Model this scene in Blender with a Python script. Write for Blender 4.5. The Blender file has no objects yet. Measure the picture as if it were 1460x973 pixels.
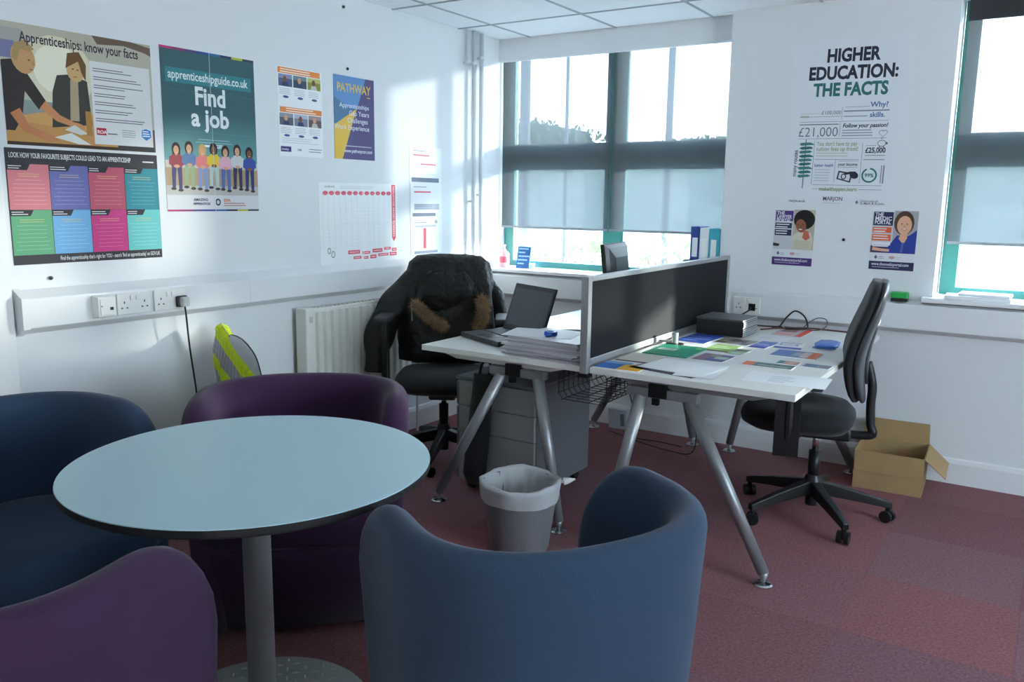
import bpy, bmesh, math, random
from mathutils import Vector, Matrix
random.seed(7)
PI = math.pi
scene = bpy.context.scene
C = scene.collection

# ------------------------------------------------------------------ camera
yaw, pitch, roll = math.radians(32.9685), math.radians(9.7991), math.radians(0.80125)
fw = Vector((-math.sin(yaw)*math.cos(pitch), math.cos(yaw)*math.cos(pitch), -math.sin(pitch)))
r0 = Vector((math.cos(yaw), math.sin(yaw), 0)); u0 = r0.cross(fw)
rr = r0*math.cos(roll) + u0*math.sin(roll); uu = -r0*math.sin(roll) + u0*math.cos(roll)
cam_data = bpy.data.cameras.new('camera'); cam = bpy.data.objects.new('camera', cam_data); C.objects.link(cam)
cam_data.sensor_width = 36.0; cam_data.lens = 1185.735*36.0/1460.0; cam_data.clip_start = 0.05
mw = Matrix((rr, uu, -fw)).transposed().to_4x4(); mw.translation = Vector((3.16234, -4.67166, 1.38773))
cam.matrix_world = mw
scene.camera = cam

# ------------------------------------------------------------------ sky, sun, exposure
world = bpy.data.worlds.new('sky'); scene.world = world; world.use_nodes = True
wn = world.node_tree.nodes; wl = world.node_tree.links
bg = wn['Background']
tc = wn.new('ShaderNodeTexCoord'); sp = wn.new('ShaderNodeSeparateXYZ'); rp = wn.new('ShaderNodeValToRGB')
wl.new(tc.outputs['Generated'], sp.inputs[0]); wl.new(sp.outputs['Z'], rp.inputs[0]); wl.new(rp.outputs[0], bg.inputs[0])
rp.color_ramp.elements[0].position = 0.0; rp.color_ramp.elements[0].color = (0.82, 0.91, 1.0, 1)
rp.color_ramp.elements[1].position = 0.7; rp.color_ramp.elements[1].color = (0.56, 0.74, 1.0, 1)
bg.inputs[1].default_value = 6.0
sun_data = bpy.data.lights.new('sun', 'SUN'); sun = bpy.data.objects.new('sun', sun_data); C.objects.link(sun)
sun_data.energy = 5.0; sun_data.angle = math.radians(3.0); sun_data.color = (1.0, 0.95, 0.86)
sun.rotation_euler = Vector((-1.2, -1.0, -0.27)).to_track_quat('-Z', 'Y').to_euler()
scene.view_settings.view_transform = 'Standard'
scene.view_settings.look = 'None'
scene.view_settings.gamma = 1.0
scene.view_settings.use_curve_mapping = False
scene.view_settings.exposure = 2.05

# ------------------------------------------------------------------ materials
def lin(c):
    c = c/255.0
    return c/12.92 if c <= 0.04045 else ((c+0.055)/1.055)**2.4
def rgb(c): return (lin(c[0]), lin(c[1]), lin(c[2]), 1.0)
MATS = {}
def M(name, col, rough=0.5, metal=0.0, bump=None, var=None, sheen=0.0, spec=0.5, alpha=None, trans=0.0):
    if name in MATS: return MATS[name]
    m = bpy.data.materials.new(name); m.use_nodes = True
    nt = m.node_tree; b = nt.nodes['Principled BSDF']
    b.inputs['Base Color'].default_value = rgb(col); b.inputs['Roughness'].default_value = rough
    b.inputs['Metallic'].default_value = metal; b.inputs['Specular IOR Level'].default_value = spec
    if sheen:
        b.inputs['Sheen Weight'].default_value = sheen; b.inputs['Sheen Roughness'].default_value = 0.45
    t = None
    if bump or var:
        t = nt.nodes.new('ShaderNodeTexCoord')
    if var:
        n = nt.nodes.new('ShaderNodeTexNoise'); n.inputs['Scale'].default_value = var[0]; n.inputs['Detail'].default_value = 4
        nt.links.new(t.outputs['Object'], n.inputs['Vector'])
        mx = nt.nodes.new('ShaderNodeMix'); mx.data_type = 'RGBA'
        c1 = rgb([min(255, v*(1+var[1])) for v in col]); c2 = rgb([v*(1-var[1]) for v in col])
        mx.inputs[6].default_value = c2; mx.inputs[7].default_value = c1
        nt.links.new(n.outputs[0], mx.inputs[0]); nt.links.new(mx.outputs[2], b.inputs['Base Color'])
    if bump:
        n2 = nt.nodes.new('ShaderNodeTexNoise'); n2.inputs['Scale'].default_value = bump[0]; n2.inputs['Detail'].default_value = 3
        nt.links.new(t.outputs['Object'], n2.inputs['Vector'])
        bp = nt.nodes.new('ShaderNodeBump'); bp.inputs['Strength'].default_value = bump[1]; bp.inputs['Distance'].default_value = bump[2] if len(bump) > 2 else 0.002
        nt.links.new(n2.outputs[0], bp.inputs['Height']); nt.links.new(bp.outputs[0], b.inputs['Normal'])
    MATS[name] = m
    return m
def P(r, g, b): return M('print_%d_%d_%d' % (r, g, b), (r, g, b), 0.55, spec=0.3)

def mix_shader(name, parts, fac):
    m = bpy.data.materials.new(name); m.use_nodes = True; nt = m.node_tree
    for n in list(nt.nodes):
        if n.type != 'OUTPUT_MATERIAL': nt.nodes.remove(n)
    out = [n for n in nt.nodes if n.type == 'OUTPUT_MATERIAL'][0]
    a = parts[0](nt); b = parts[1](nt); mx = nt.nodes.new('ShaderNodeMixShader'); mx.inputs[0].default_value = fac
    nt.links.new(a, mx.inputs[1]); nt.links.new(b, mx.inputs[2]); nt.links.new(mx.outputs[0], out.inputs[0])
    return m
def n_transp(col=(1, 1, 1, 1)):
    def f(nt):
        n = nt.nodes.new('ShaderNodeBsdfTransparent'); n.inputs[0].default_value = col; return n.outputs[0]
    return f
def n_gloss(rough):
    def f(nt):
        n = nt.nodes.new('ShaderNodeBsdfGlossy'); n.inputs['Roughness'].default_value = rough; return n.outputs[0]
    return f
def n_fabric(dcol, tcol, fac):
    def f(nt):
        a = nt.nodes.new('ShaderNodeBsdfDiffuse'); a.inputs[0].default_value = rgb(dcol)
        b = nt.nodes.new('ShaderNodeBsdfTranslucent'); b.inputs[0].default_value = rgb(tcol)
        mx = nt.nodes.new('ShaderNodeMixShader'); mx.inputs[0].default_value = fac
        nt.links.new(a.outputs[0], mx.inputs[1]); nt.links.new(b.outputs[0], mx.inputs[2]); return mx.outputs[0]
    return f
GLASS = mix_shader('window_glass', (n_transp((0.93, 0.97, 0.96, 1)), n_gloss(0.02)), 0.05)
BLIND = mix_shader('blind_fabric', (n_transp(), n_fabric((120, 125, 130), (60, 63, 68), 0.5)), 0.87)
LINER = mix_shader('bin_liner', (n_transp(), n_fabric((236, 238, 240), (230, 232, 234), 0.35)), 0.72)

WALL = M('wall_paint', (226, 228, 231), 0.7, bump=(60, 0.06), spec=0.25)
CEIL = M('ceiling_tile', (244, 246, 248), 0.85, bump=(300, 0.25, 0.001), spec=0.1)
GRID = M('ceiling_grid', (168, 174, 180), 0.5)
TRUNK = M('trunking_plastic', (228, 230, 233), 0.38)
GLOSSW = M('white_gloss', (232, 233, 235), 0.3)
WHITEP = M('white_plastic', (236, 236, 234), 0.35)
FRAME = M('window_green', (62, 136, 126), 0.4)
BLACKP = M('black_plastic', (20, 21, 24), 0.42)
BLACKF = M('black_fabric', (18, 20, 25), 0.85, bump=(700, 0.3, 0.001), sheen=0.15)
ALU = M('aluminium', (176, 178, 180), 0.38, 0.75)
LEGM = M('leg_silver', (150, 152, 154), 0.42, 0.55)
DESKW = M('desk_white', (228, 228, 224), 0.38, var=(3, 0.01))
DARKM = M('dark_metal', (38, 38, 40), 0.4, 0.5)
CHROME = M('chrome', (205, 207, 210), 0.15, 1.0)
BLUEF = M('blue_chair_fabric', (47, 65, 88), 0.9, bump=(900, 0.35, 0.001), var=(260, 0.12), sheen=0.15, spec=0.2)
PURPF = M('purple_chair_fabric', (61, 38, 67), 0.9, bump=(900, 0.35, 0.001), var=(260, 0.12), sheen=0.15, spec=0.2)
PAPER = M('paper_white', (240, 241, 243), 0.6, spec=0.3)

# ------------------------------------------------------------------ mesh helpers
class MB:
    def __init__(s): s.v = []; s.f = []; s.m = []; s.cur = 0
    def add(s, vs, fs):
        o = len(s.v); s.v += [tuple(v) for v in vs]
        for f in fs: s.f.append([i+o for i in f]); s.m.append(s.cur)
        return s
    def box(s, x0, x1, y0, y1, z0, z1, mtx=None):
        vs = [Vector((x, y, z)) for z in (z0, z1) for y in (y0, y1) for x in (x0, x1)]
        if mtx: vs = [mtx @ v for v in vs]
        return s.add(vs, [(0, 2, 3, 1), (4, 5, 7, 6), (0, 1, 5, 4), (2, 6, 7, 3), (0, 4, 6, 2), (1, 3, 7, 5)])
    def cyl(s, p0, p1, r0, r1=None, n=16):
        p0 = Vector(p0); p1 = Vector(p1); r1 = r0 if r1 is None else r1
        d = (p1-p0).normalized(); a = d.orthogonal().normalized(); b = d.cross(a)
        vs = [p0+(a*math.cos(2*PI*i/n)+b*math.sin(2*PI*i/n))*r0 for i in range(n)] + [p1+(a*math.cos(2*PI*i/n)+b*math.sin(2*PI*i/n))*r1 for i in range(n)]
        fs = [(i, (i+1) % n, n+(i+1) % n, n+i) for i in range(n)] + [tuple(range(n-1, -1, -1)), tuple(range(n, 2*n))]
        return s.add(vs, fs)
    def rings(s, rings, cap0=True, cap1=True, closed=True):
        n = len(rings[0]); vs = [p for r in rings for p in r]; fs = []
        for k in range(len(rings)-1):
            for i in range(n if closed else n-1):
                fs.append((k*n+i, k*n+(i+1) % n, (k+1)*n+(i+1) % n, (k+1)*n+i))
        if cap0: fs.append(tuple(range(n-1, -1, -1)))
        if cap1: fs.append(tuple((len(rings)-1)*n+i for i in range(n)))
        return s.add(vs, fs)
    def lathe(s, prof, c=(0, 0, 0), n=32, cap0=True, cap1=True):
        return s.rings([[(c[0]+r*math.cos(2*PI*i/n), c[1]+r*math.sin(2*PI*i/n), c[2]+z) for i in range(n)] for r, z in prof], cap0, cap1)
    def prism(s, poly, axis, a0, a1):
        def mk(u, v, a): return {0: (a, u, v), 1: (u, a, v), 2: (u, v, a)}[axis]
        return s.rings([[mk(u, v, a0) for u, v in poly], [mk(u, v, a1) for u, v in poly]])
    def tube(s, pts, r, n=8, sub=6, caps=True):
        pts = [Vector(p) for p in pts]; out = []
        if len(pts) > 2 and sub > 1:
            for i in range(len(pts)-1):
                a = pts[max(i-1, 0)]; b = pts[i]; c = pts[i+1]; d = pts[min(i+2, len(pts)-1)]
                for k in range(sub):
                    t = k/sub
                    out.append(0.5*((2*b)+(c-a)*t+(2*a-5*b+4*c-d)*t*t+(3*b-a-3*c+d)*t**3))
            out.append(pts[-1])
        else: out = pts
        rg = []; ref = None
        for i, p in enumerate(out):
            d = (out[min(i+1, len(out)-1)]-out[max(i-1, 0)]).normalized()
            if ref is None: ref = d.orthogonal().normalized()
            ref = (ref-d*ref.dot(d)); ref = ref.normalized() if ref.length > 1e-6 else d.orthogonal().normalized()
            b = d.cross(ref); rad = r(i/(len(out)-1)) if callable(r) else r
            rg.append([p+(ref*math.cos(2*PI*k/n)+b*math.sin(2*PI*k/n))*rad for k in range(n)])
        return s.rings(rg, caps, caps)
    def poly(s, pts): return s.add(pts, [tuple(range(len(pts)))])
    def build(s, name, mats, parent=None, smooth=False, bevel=0.0, seg=2, sub=0):
        me = bpy.data.meshes.new(name); me.from_pydata(s.v, [], s.f)
        ml = mats if isinstance(mats, (list, tuple)) else [mats]
        for m in ml: me.materials.append(m)
        if len(ml) > 1:
            for p, k in zip(me.polygons, s.m): p.material_index = k
        bm = bmesh.new(); bm.from_mesh(me)
        bmesh.ops.recalc_face_normals(bm, faces=bm.faces[:])
        bm.to_mesh(me); bm.free()
        if smooth:
            for p in me.polygons: p.use_smooth = True
        o = bpy.data.objects.new(name, me); C.objects.link(o)
        if parent: o.parent = parent
        if bevel:
            b = o.modifiers.new('bevel', 'BEVEL'); b.width = bevel; b.segments = seg; b.limit_method = 'ANGLE'; b.angle_limit = math.radians(40)
            if not smooth:
                for p in me.polygons: p.use_smooth = False
        if sub:
            b = o.modifiers.new('sub', 'SUBSURF'); b.levels = sub; b.render_levels = sub
        return o
def box(name, x0, x1, y0, y1, z0, z1, mat, parent=None, bevel=0.0, mtx=None):
    return MB().box(x0, x1, y0, y1, z0, z1, mtx).build(name, mat, parent, bevel=bevel)
def tag(o, label=None, cat=None, group=None, kind=None):
    if label: o['label'] = label
    if cat: o['category'] = cat
    if group: o['group'] = group
    if kind: o['kind'] = kind
    return o
def thing(name, label, cat, loc=(0, 0, 0), rz=0.0, group=None):
    o = bpy.data.objects.new(name, None); C.objects.link(o); o.location = loc; o.rotation_euler = (0, 0, rz); o.empty_display_size = 0.1
    return tag(o, label, cat, group)
def struct(o): o['kind'] = 'structure'; return o
def dup(o, parent=None):
    c = o.copy(); C.objects.link(c); c.parent = parent; return c
def copy_tree(o, parent=None):
    c = dup(o, parent)
    for ch in list(o.children): copy_tree(ch, c)
    return c
def text_mesh(body, size, bold=0.0, align='LEFT', space=1.0, shear=0.0):
    cu = bpy.data.curves.new('lettering', 'FONT'); cu.body = body; cu.size = size; cu.align_x = align; cu.offset = bold; cu.space_character = space; cu.shear = shear
    cu.resolution_u = 3
    o = bpy.data.objects.new('lettering_tmp', cu); C.objects.link(o)
    dg = bpy.context.evaluated_depsgraph_get(); dg.update()
    me = bpy.data.meshes.new_from_object(o.evaluated_get(dg))
    vs = [tuple(v.co) for v in me.vertices]; fs = [tuple(p.vertices) for p in me.polygons]
    bpy.data.objects.remove(o); bpy.data.curves.remove(cu); bpy.data.meshes.remove(me)
    return vs, fs

# ------------------------------------------------------------------ the room shell
H = 2.386; YP = -0.09; XR = 6.5; YB = -6.4
fl = struct(box('floor', -0.15, XR, YB, 0.25, -0.12, -0.006, M('floor_screed', (70, 62, 60), 0.9)))
CARP = []
for k, c in enumerate([(130, 86, 91), (136, 85, 88), (121, 84, 92), (127, 90, 96), (124, 81, 86)]):
    m = M('carpet_%d' % k, c, 0.95, bump=(300, 1.0, 0.006), var=(110, 0.42), sheen=0.1, spec=0.1)
    CARP.append(m)
tile_me = {}
xs = [0.0]; x = 2.69-0.5*5
while x < XR: xs.append(x); x += 0.5
xs.append(XR)
ys = [YP]; y = -1.45+0.5*2
while y > YB: ys.append(y); y -= 0.5
ys.append(YB)
for i in range(len(xs)-1):
    for j in range(len(ys)-1):
        w = xs[i+1]-xs[i]; d = ys[j]-ys[j+1]; k = random.randrange(5); key = (round(w, 3), round(d, 3), k)
        if w < 0.02 or d < 0.02: continue
        if key not in tile_me:
            o = MB().box(0.0004, w-0.0004, 0.0004, d-0.0004, -0.006, 0.0).build('carpet_tile', CARP[k], fl); tile_me[key] = o.data
        else:
            o = bpy.data.objects.new('carpet_tile', tile_me[key]); C.objects.link(o); o.parent = fl
        o.location = (xs[i], ys[j+1], 0)
# ceiling: tiles in an exposed grid
ce = struct(box('ceiling', -0.15, XR, YB, 0.25, H+0.03, H+0.15, M('ceiling_void', (120, 120, 120), 0.9)))
xs = [0.0]; x = 0.24
while x < XR: xs.append(x); x += 0.6
xs.append(XR)
ys = [0.0]; y = -0.439
while y > YB: ys.append(y); y -= 0.6
ys.append(YB)
tile_me = {}
for i in range(len(xs)-1):
    for j in range(len(ys)-1):
        y1 = ys[j]-(0.008 if j == 0 else 0.0)
        w = xs[i+1]-xs[i]; d = y1-ys[j+1]; key = (round(w, 3), round(d, 3))
        if w < 0.05 or d < 0.05: continue
        if key not in tile_me:
            o = MB().box(0.006, w-0.006, 0.006, d-0.006, 0.004, 0.03).build('ceiling_tile', CEIL, ce); tile_me[key] = o.data
        else:
            o = bpy.data.objects.new('ceiling_tile', tile_me[key]); C.objects.link(o); o.parent = ce
        o.location = (xs[i], ys[j+1], H)
for x in xs[1:-1]: box('grid_bar', x-0.007, x+0.007, YB, -0.008, H, H+0.028, GRID, ce)
for y in ys[1:-1]: box('grid_bar', 0, XR, y-0.007, y+0.007, H-0.0006, H+0.028, GRID, ce)
# walls
struct(box('wall_left', -0.15, 0.0, YB, 0.25, 0, H+0.03, WALL))
wr = MB(); wr.box(XR, XR+0.15, YB, 0.25, 0, 0.9); wr.box(XR, XR+0.15, YB, 0.25, 2.3, H+0.03); wr.box(XR, XR+0.15, -1.9, 0.25, 0.9, 2.3); wr.box(XR, XR+0.15, YB, -3.9, 0.9, 2.3)
struct(wr.build('wall_right', WALL))
struct(box('wall_rear', -0.15, XR+0.15, YB-0.15, YB, 0, H+0.03, WALL))
W2A, W2B = 2.674, 4.95
wb = MB()
wb.box(-0.15, XR, YP, 0.25, 0, 0.905)
wb.box(1.578, W2A, YP, 0.25, 0.905, H+0.03)
wb.box(W2B, XR, YP, 0.25, 0.905, H+0.03)
wb.box(-0.15, 1.578, 0.0, 0.022, 2.252, H+0.03); wb.box(-0.15, 1.578, 0.022, 0.25, 2.36, H+0.03)
wb.box(W2A, W2B, YP, 0.25, 2.355, H+0.03)
struct(wb.build('wall_back', WALL))
# skirting boards
sk = [(0, 0), (0.018, 0), (0.018, 0.105), (0.012, 0.124), (0, 0.13)]
struct(MB().prism([(YP-a, b) for a, b in sk], 0, 0.02, XR).build('baseboard_back', GLOSSW))
struct(MB().prism(sk, 1, -3.14, YP-0.02).build('baseboard_left', GLOSSW))
# door casing at the end of the left wall
dr = thing('door_1', None, None, (0, -3.15, 0)); struct(dr)
dm = MB(); dm.box(0.001, 0.022, -0.075, 0, 0, 2.09); dm.box(0.001, 0.022, -0.95, -0.875, 0, 2.09); dm.box(0.001, 0.022, -0.875, -0.075, 2.015, 2.09)
dm.build('door_frame', GLOSSW, dr, bevel=0.004)
dl = box('door_leaf', 0.0012, 0.012, -0.875, -0.075, 0.01, 2.015, M('door_blue_grey', (92, 100, 112), 0.5), dr)
MB().cyl((0.012, -0.81, 1.02), (0.055, -0.81, 1.02), 0.009).cyl((0.05, -0.81, 1.02), (0.05, -0.70, 1.02), 0.009).build('door_handle', ALU, dl)

# ------------------------------------------------------------------ windows
def window(name, x0, x1, z0, z1, mulls):
    w = thing(name, None, None, (0, 0.085, 0)); struct(w)
    f = MB(); D = 0.06
    f.box(x0, x0+0.055, 0, D, z0, z1); f.box(x1-0.055, x1, 0, D, z0, z1)
    f.box(x0+0.055, x1-0.055, 0, D, z1-0.05, z1); f.box(x0+0.055, x1-0.055, 0, D, z0, z0+0.022)
    f.build('window_frame', FRAME, w)
    edges = [x0+0.055]+[e for m in mulls for e in m]+[x1-0.055]
    for a, b in mulls: box('mullion', a, b, -0.004, D+0.004, z0+0.022, z1-0.05, FRAME, w)
    for k in range(0, len(edges), 2):
        a, b = edges[k], edges[k+1]
        r = box('window_rail', a, b, 0, D, 1.585, 1.715, FRAME, w, bevel=0.006)
        box('sash_edge', a, b, -0.008, 0.0, 1.655, 1.667, FRAME, r)
        for (za, zb) in ((z0+0.022, 1.585), (1.715, z1-0.05)):
            box('window_pane', a, b, 0.028, 0.034, za, zb, GLASS, w)
            s = 0.018
            g = MB(); g.box(a, a+s, -0.002, 0.02, za, zb); g.box(b-s, b, -0.002, 0.02, za, zb); g.box(a+s, b-s, -0.002, 0.02, za, za+s); g.box(a+s, b-s, -0.002, 0.02, zb-s, zb)
            g.build('sash_frame', FRAME, w)
    return w
window('window_1', 0.005, 1.66, 0.93, 2.37, [(0.77, 0.875)])
window('window_2', 2.68, W2B+0.05, 0.93, 2.36, [(3.42, 3.52), (4.24, 4.34)])
w4 = thing('added_fill_window', None, None, (XR+0.05, 0, 0)); struct(w4)  # unseen side-wall window, added to bring more daylight into the room
m = MB(); m.box(0, 0.06, -3.9, -1.9, 0.9, 0.95); m.box(0, 0.06, -3.9, -1.9, 2.25, 2.3); m.box(0, 0.06, -3.9, -3.85, 0.95, 2.25); m.box(0, 0.06, -1.95, -1.9, 0.95, 2.25); m.build('window_frame', FRAME, w4)
for k in range(2):
    ya = -3.85+k*0.95
    if k: box('mullion', 0, 0.06, ya-0.04, ya+0.04, 0.95, 2.25, FRAME, w4)
    box('window_pane', 0.028, 0.034, ya+(0.04 if k else 0), ya+0.95-(0.04 if k < 1 else 0), 0.95, 2.25, GLASS, w4)
struct(box('trim_1', 0.0, 1.576, -0.15, 0.085, 0.906, 0.928, GLOSSW, bevel=0.005))
struct(box('trim_2', W2A-0.045, W2B+0.04, -0.16, YP-0.001, 0.905, 0.929, GLOSSW, bevel=0.005))
struct(box('trim_3', W2A+0.001, W2B-0.001, YP, 0.085, 0.906, 0.929, GLOSSW))
struct(box('trim_4', 1.52, 2.55, YP-0.002, YP+0.0, H-0.004, H+0.003, GLOSSW))

def blind(name, x0, x1, z1, label, cassette=0.0, zb=1.20):
    t = thing(name, label, 'blind', ((x0+x1)/2, 0.038, zb), 0)
    w = (x1-x0)/2
    n = 12; m = MB()
    pts = []
    for k in range(n+1):
        z = (z1-zb)*k/n
        pts.append([(-w, 0.001*math.sin(k), z), (w, 0.001*math.sin(k+1), z)])
    m.rings(pts, False, False, closed=False)
    m.build('blind_cloth', BLIND, t, smooth=True)
    box('bottom_bar', -w, w, -0.004, 0.004, -0.012, 0.002, M('bar_grey', (150, 155, 160), 0.5), t)
    MB().cyl((-w, 0, z1-zb+0.018), (w, 0, z1-zb+0.018), 0.018).build('roller_tube', M('roller_dark', (40, 42, 46), 0.5), t, smooth=True)
    if cassette: box('cassette', -w, w, -0.035, -0.02, z1-zb-0.05, z1-zb+0.045, M('roller_dark', (40, 42, 46), 0.5), t)
    return t
blind('roller_blind', 0.012, 0.805, 2.32, 'grey mesh roller blind over the pane beside the heating pipes', 0)
blind('roller_blind', 0.815, 1.60, 2.32, 'grey mesh roller blind over the pane with lever arch files below it', 0)
blind('roller_blind', 2.70, 3.465, 2.30, 'grey mesh roller blind with dark cassette beside the facts poster', 0.1)
blind('roller_blind', 3.475, 4.285, 2.30, 'grey mesh roller blind drawn right down over the unseen middle pane to block sun', 0.1, 0.945)  # out of view; set fully down to keep direct sun off the leaflet desk
blind('roller_blind', 4.295, W2B-0.01, 2.30, 'grey mesh roller blind drawn right down over the unseen end pane to block sun', 0.1, 0.945)  # also out of view and lowered to cut the direct sun

# ------------------------------------------------------------------ outside
GRASS = M('lawn', (82, 90, 82), 0.95, var=(1.2, 0.25), bump=(20, 0.5, 0.03))
struct(box('ground', -40, 45, 0.3, 60, -0.5, -0.25, M('paving', (196, 194, 188), 0.9, var=(2, 0.08))))
tag(MB().prism([(9.0, -0.25), (13, 0.35), (17, 1.6), (20, 2.45), (24, 2.75), (24, -0.25)], 0, -35, 30).build('lawn_bank', GRASS), 'strip of green lawn rising beyond the windows', 'lawn', kind='structure')
def leaf_cloud(mb, n, c, rx, ry, rz, s):
    for _ in range(n):
        while True:
            a = Vector((random.uniform(-1, 1), random.uniform(-1, 1), random.uniform(-1, 1)))
            if a.length < 1: break
        a = a.normalized()*(a.length**0.4)
        p = Vector((c[0]+a.x*rx, c[1]+a.y*ry, c[2]+a.z*rz)); d = Vector((random.gauss(0, 1), random.gauss(0, 1), random.gauss(0, 1))).normalized(); e = d.orthogonal().normalized()
        l = s*random.uniform(0.6, 1.3); mb.add([p-d*l, p+e*l*0.4, p+d*l, p-e*l*0.4], [(0, 1, 2, 3)])
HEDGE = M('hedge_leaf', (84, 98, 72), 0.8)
def hedge(label, x, y, rx, h):
    t = thing('hedge', label, 'hedge', (x, y, 2.4))
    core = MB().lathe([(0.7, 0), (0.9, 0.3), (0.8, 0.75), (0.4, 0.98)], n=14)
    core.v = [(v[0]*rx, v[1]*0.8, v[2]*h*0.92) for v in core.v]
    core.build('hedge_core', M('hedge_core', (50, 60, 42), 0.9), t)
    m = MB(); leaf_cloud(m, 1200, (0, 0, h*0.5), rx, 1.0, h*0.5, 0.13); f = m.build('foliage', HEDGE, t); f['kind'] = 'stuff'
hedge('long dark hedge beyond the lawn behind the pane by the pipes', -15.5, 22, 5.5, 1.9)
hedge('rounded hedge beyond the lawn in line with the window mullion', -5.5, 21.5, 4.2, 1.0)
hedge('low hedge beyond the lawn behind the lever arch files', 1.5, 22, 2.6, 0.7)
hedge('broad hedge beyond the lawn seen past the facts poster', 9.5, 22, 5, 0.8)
for (px, w, lab) in ((-2.32, 0.065, 'thick grey column standing outside by the pane next to the pipes'), (-1.746, 0.022, 'thin grey post standing outside the first pane'), (-0.474, 0.04, 'slim grey lamp post outside the pane by the files')):
    t = thing('outside_post', lab, 'post', (px, 4.0, -0.25))
    MB().cyl((0, 0, 0), (0, 0, 4.6), w, w*0.95).build('shaft', M('post_grey', (66, 70, 76), 0.6), t, smooth=True)
    MB().cyl((0, 0, 0), (0, 0, 0.12), w*1.8, w*1.5).build('foot_collar', M('post_grey', (66, 70, 76), 0.6), t)
def shrub(label, x, y, r, h):
    t = thing('shrub', label, 'shrub', (x, y, -0.25))
    st = MB()
    for k in range(6): st.tube([(0, 0, 0), (0.2*r*math.cos(k), 0.2*r*math.sin(k), h*0.4), (0.6*r*math.cos(k*1.1), 0.6*r*math.sin(k*1.1), h*0.8)], 0.012, 5)
    st.build('stems', M('stem_brown', (90, 74, 58), 0.9), t)
    m = MB(); leaf_cloud(m, 700, (0, 0, h*0.6), r, r, h*0.42, 0.05); f = m.build('foliage', M('shrub_leaf', (104, 140, 84), 0.7), t); f['kind'] = 'stuff'
shrub('small leafy green shrub outside below the pane with the files', 0.0, 3.1, 0.42, 1.3)
shrub('pale green shrub growing outside near the window mullion', -1.0, 3.4, 0.4, 1.2)
shrub('sparse shrub outside the pane beside the pipes', -2.9, 4.8, 0.45, 1.1)

# ------------------------------------------------------------------ trunking, sockets, radiator, pipes
tr = tag(MB().prism([(0.0005, 0.862), (0.06, 0.891), (0.06, 0.998), (0.0005, 1.03)], 1, -3.135, -0.42).build('cable_trunking', TRUNK, bevel=0.003), 'white dado trunking above the radiator with three sockets on it', 'trunking')
tr2 = MB(); tr2.prism([(0, 0.858), (0.004, 0.858), (0.064, 0.888), (0.064, 1.001), (0.004, 1.034), (0, 1.034)], 1, -3.142, -3.118); tr2.build('end_cap', TRUNK, tr)
MB().prism([(0.0, 0.861), (0.061, 0.8905), (0.061, 0.9985), (0.0, 1.031)], 1, -2.12, -2.105).build('joint_cover', TRUNK, tr)
tb = tag(MB().prism([(YP-0.0005, 0.74), (-0.15, 0.766), (-0.15, 0.889), (YP-0.0005, 0.904)], 0, 0.005, XR-0.01).build('cable_trunking', TRUNK, bevel=0.003), 'long white dado trunking under the window sills behind the desks', 'trunking')
MB().prism([(YP, 0.739), (-0.151, 0.7655), (-0.151, 0.8895), (YP, 0.9045)], 0, 2.9, 2.915).build('joint_cover', TRUNK, tb)

HOLE = M('socket_hole', (40, 40, 42), 0.6)
def double_socket(label, mtx, lit=True):
    t = thing('double_socket', label, 'socket'); t.matrix_world = mtx
    box('face_plate', -0.074, 0.074, -0.043, 0.043, 0, 0.011, WHITEP, t, bevel=0.003)
    for sx in (-1, 1):
        box('switch_rocker', sx*0.012-0.0075, sx*0.012+0.0075, 0.014, 0.034, 0.010, 0.0165, WHITEP, t, bevel=0.002)
        m = MB(); cx = sx*0.044
        m.box(cx-0.002, cx+0.002, 0.002, 0.011, 0.0108, 0.0116); m.box(cx-0.0145, cx-0.0075, -0.018, -0.013, 0.0108, 0.0116); m.box(cx+0.0075, cx+0.0145, -0.018, -0.013, 0.0108, 0.0116)
        m.build('pin_holes', HOLE, t)
    return t
def onleft(y, z, x): return Matrix(((0, 0, 1, x), (1, 0, 0, y), (0, 1, 0, z), (0, 0, 0, 1)))
def onback(x, z, y): return Matrix(((1, 0, 0, x), (0, 0, -1, y), (0, 1, 0, z), (0, 0, 0, 1)))
double_socket('white double socket between the network box and the plugged-in socket', onleft(-2.708, 0.946, 0.0605))
double_socket('white double socket with a black plug and cable in it', onleft(-2.545, 0.946, 0.0605))
double_socket('white double socket behind the tangled cables on the trunking', onback(1.77, 0.822, -0.1505))
double_socket('white double socket half hidden by the desk screen', onback(1.59, 0.822, -0.1505))
t = thing('network_socket', 'small white network outlet box with a dark port on the trunking', 'socket'); t.matrix_world = onleft(-2.838, 0.947, 0.0605)
MB().rings([[(-.043, -.045, 0), (.043, -.045, 0), (.043, .045, 0), (-.043, .045, 0)], [(-.036, -.038, .035), (.036, -.038, .035), (.036, .038, .035), (-.036, .038, .035)]]).build('back_box', WHITEP, t, bevel=0.003)
box('face_plate', -.03, .032, -.032, .03, .0345, .039, WHITEP, t, bevel=.002); box('port', .008, .022, -.014, -.002, .0385, .0396, HOLE, t); box('screw_cap', -.027, -.022, .001, .006, .0385, .04, M('screw', (120, 120, 124), .4, .6), t)
t = thing('plug', 'black and grey mains plug with cable hanging to the floor', 'plug', (0.073, -2.50, 0.935))
box('plug_body', 0, 0.02, -0.024, 0.024, -0.024, 0.024, BLACKP, t, bevel=0.006); box('plug_cap', 0.018, 0.045, -0.018, 0.018, -0.02, 0.02, M('plug_grey', (196, 198, 198), 0.4), t, bevel=0.007)
MB().tube([(0.03, 0, -0.02), (0.03, 0.004, -0.06), (0.02, 0.02, -0.2), (0.012, 0.05, -0.43), (0.02, 0.06, -0.7), (0.05, 0.07, -0.925), (0.14, 0.15, -0.93)], 0.0038, 8).build('flex', BLACKP, t, smooth=True)

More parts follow.
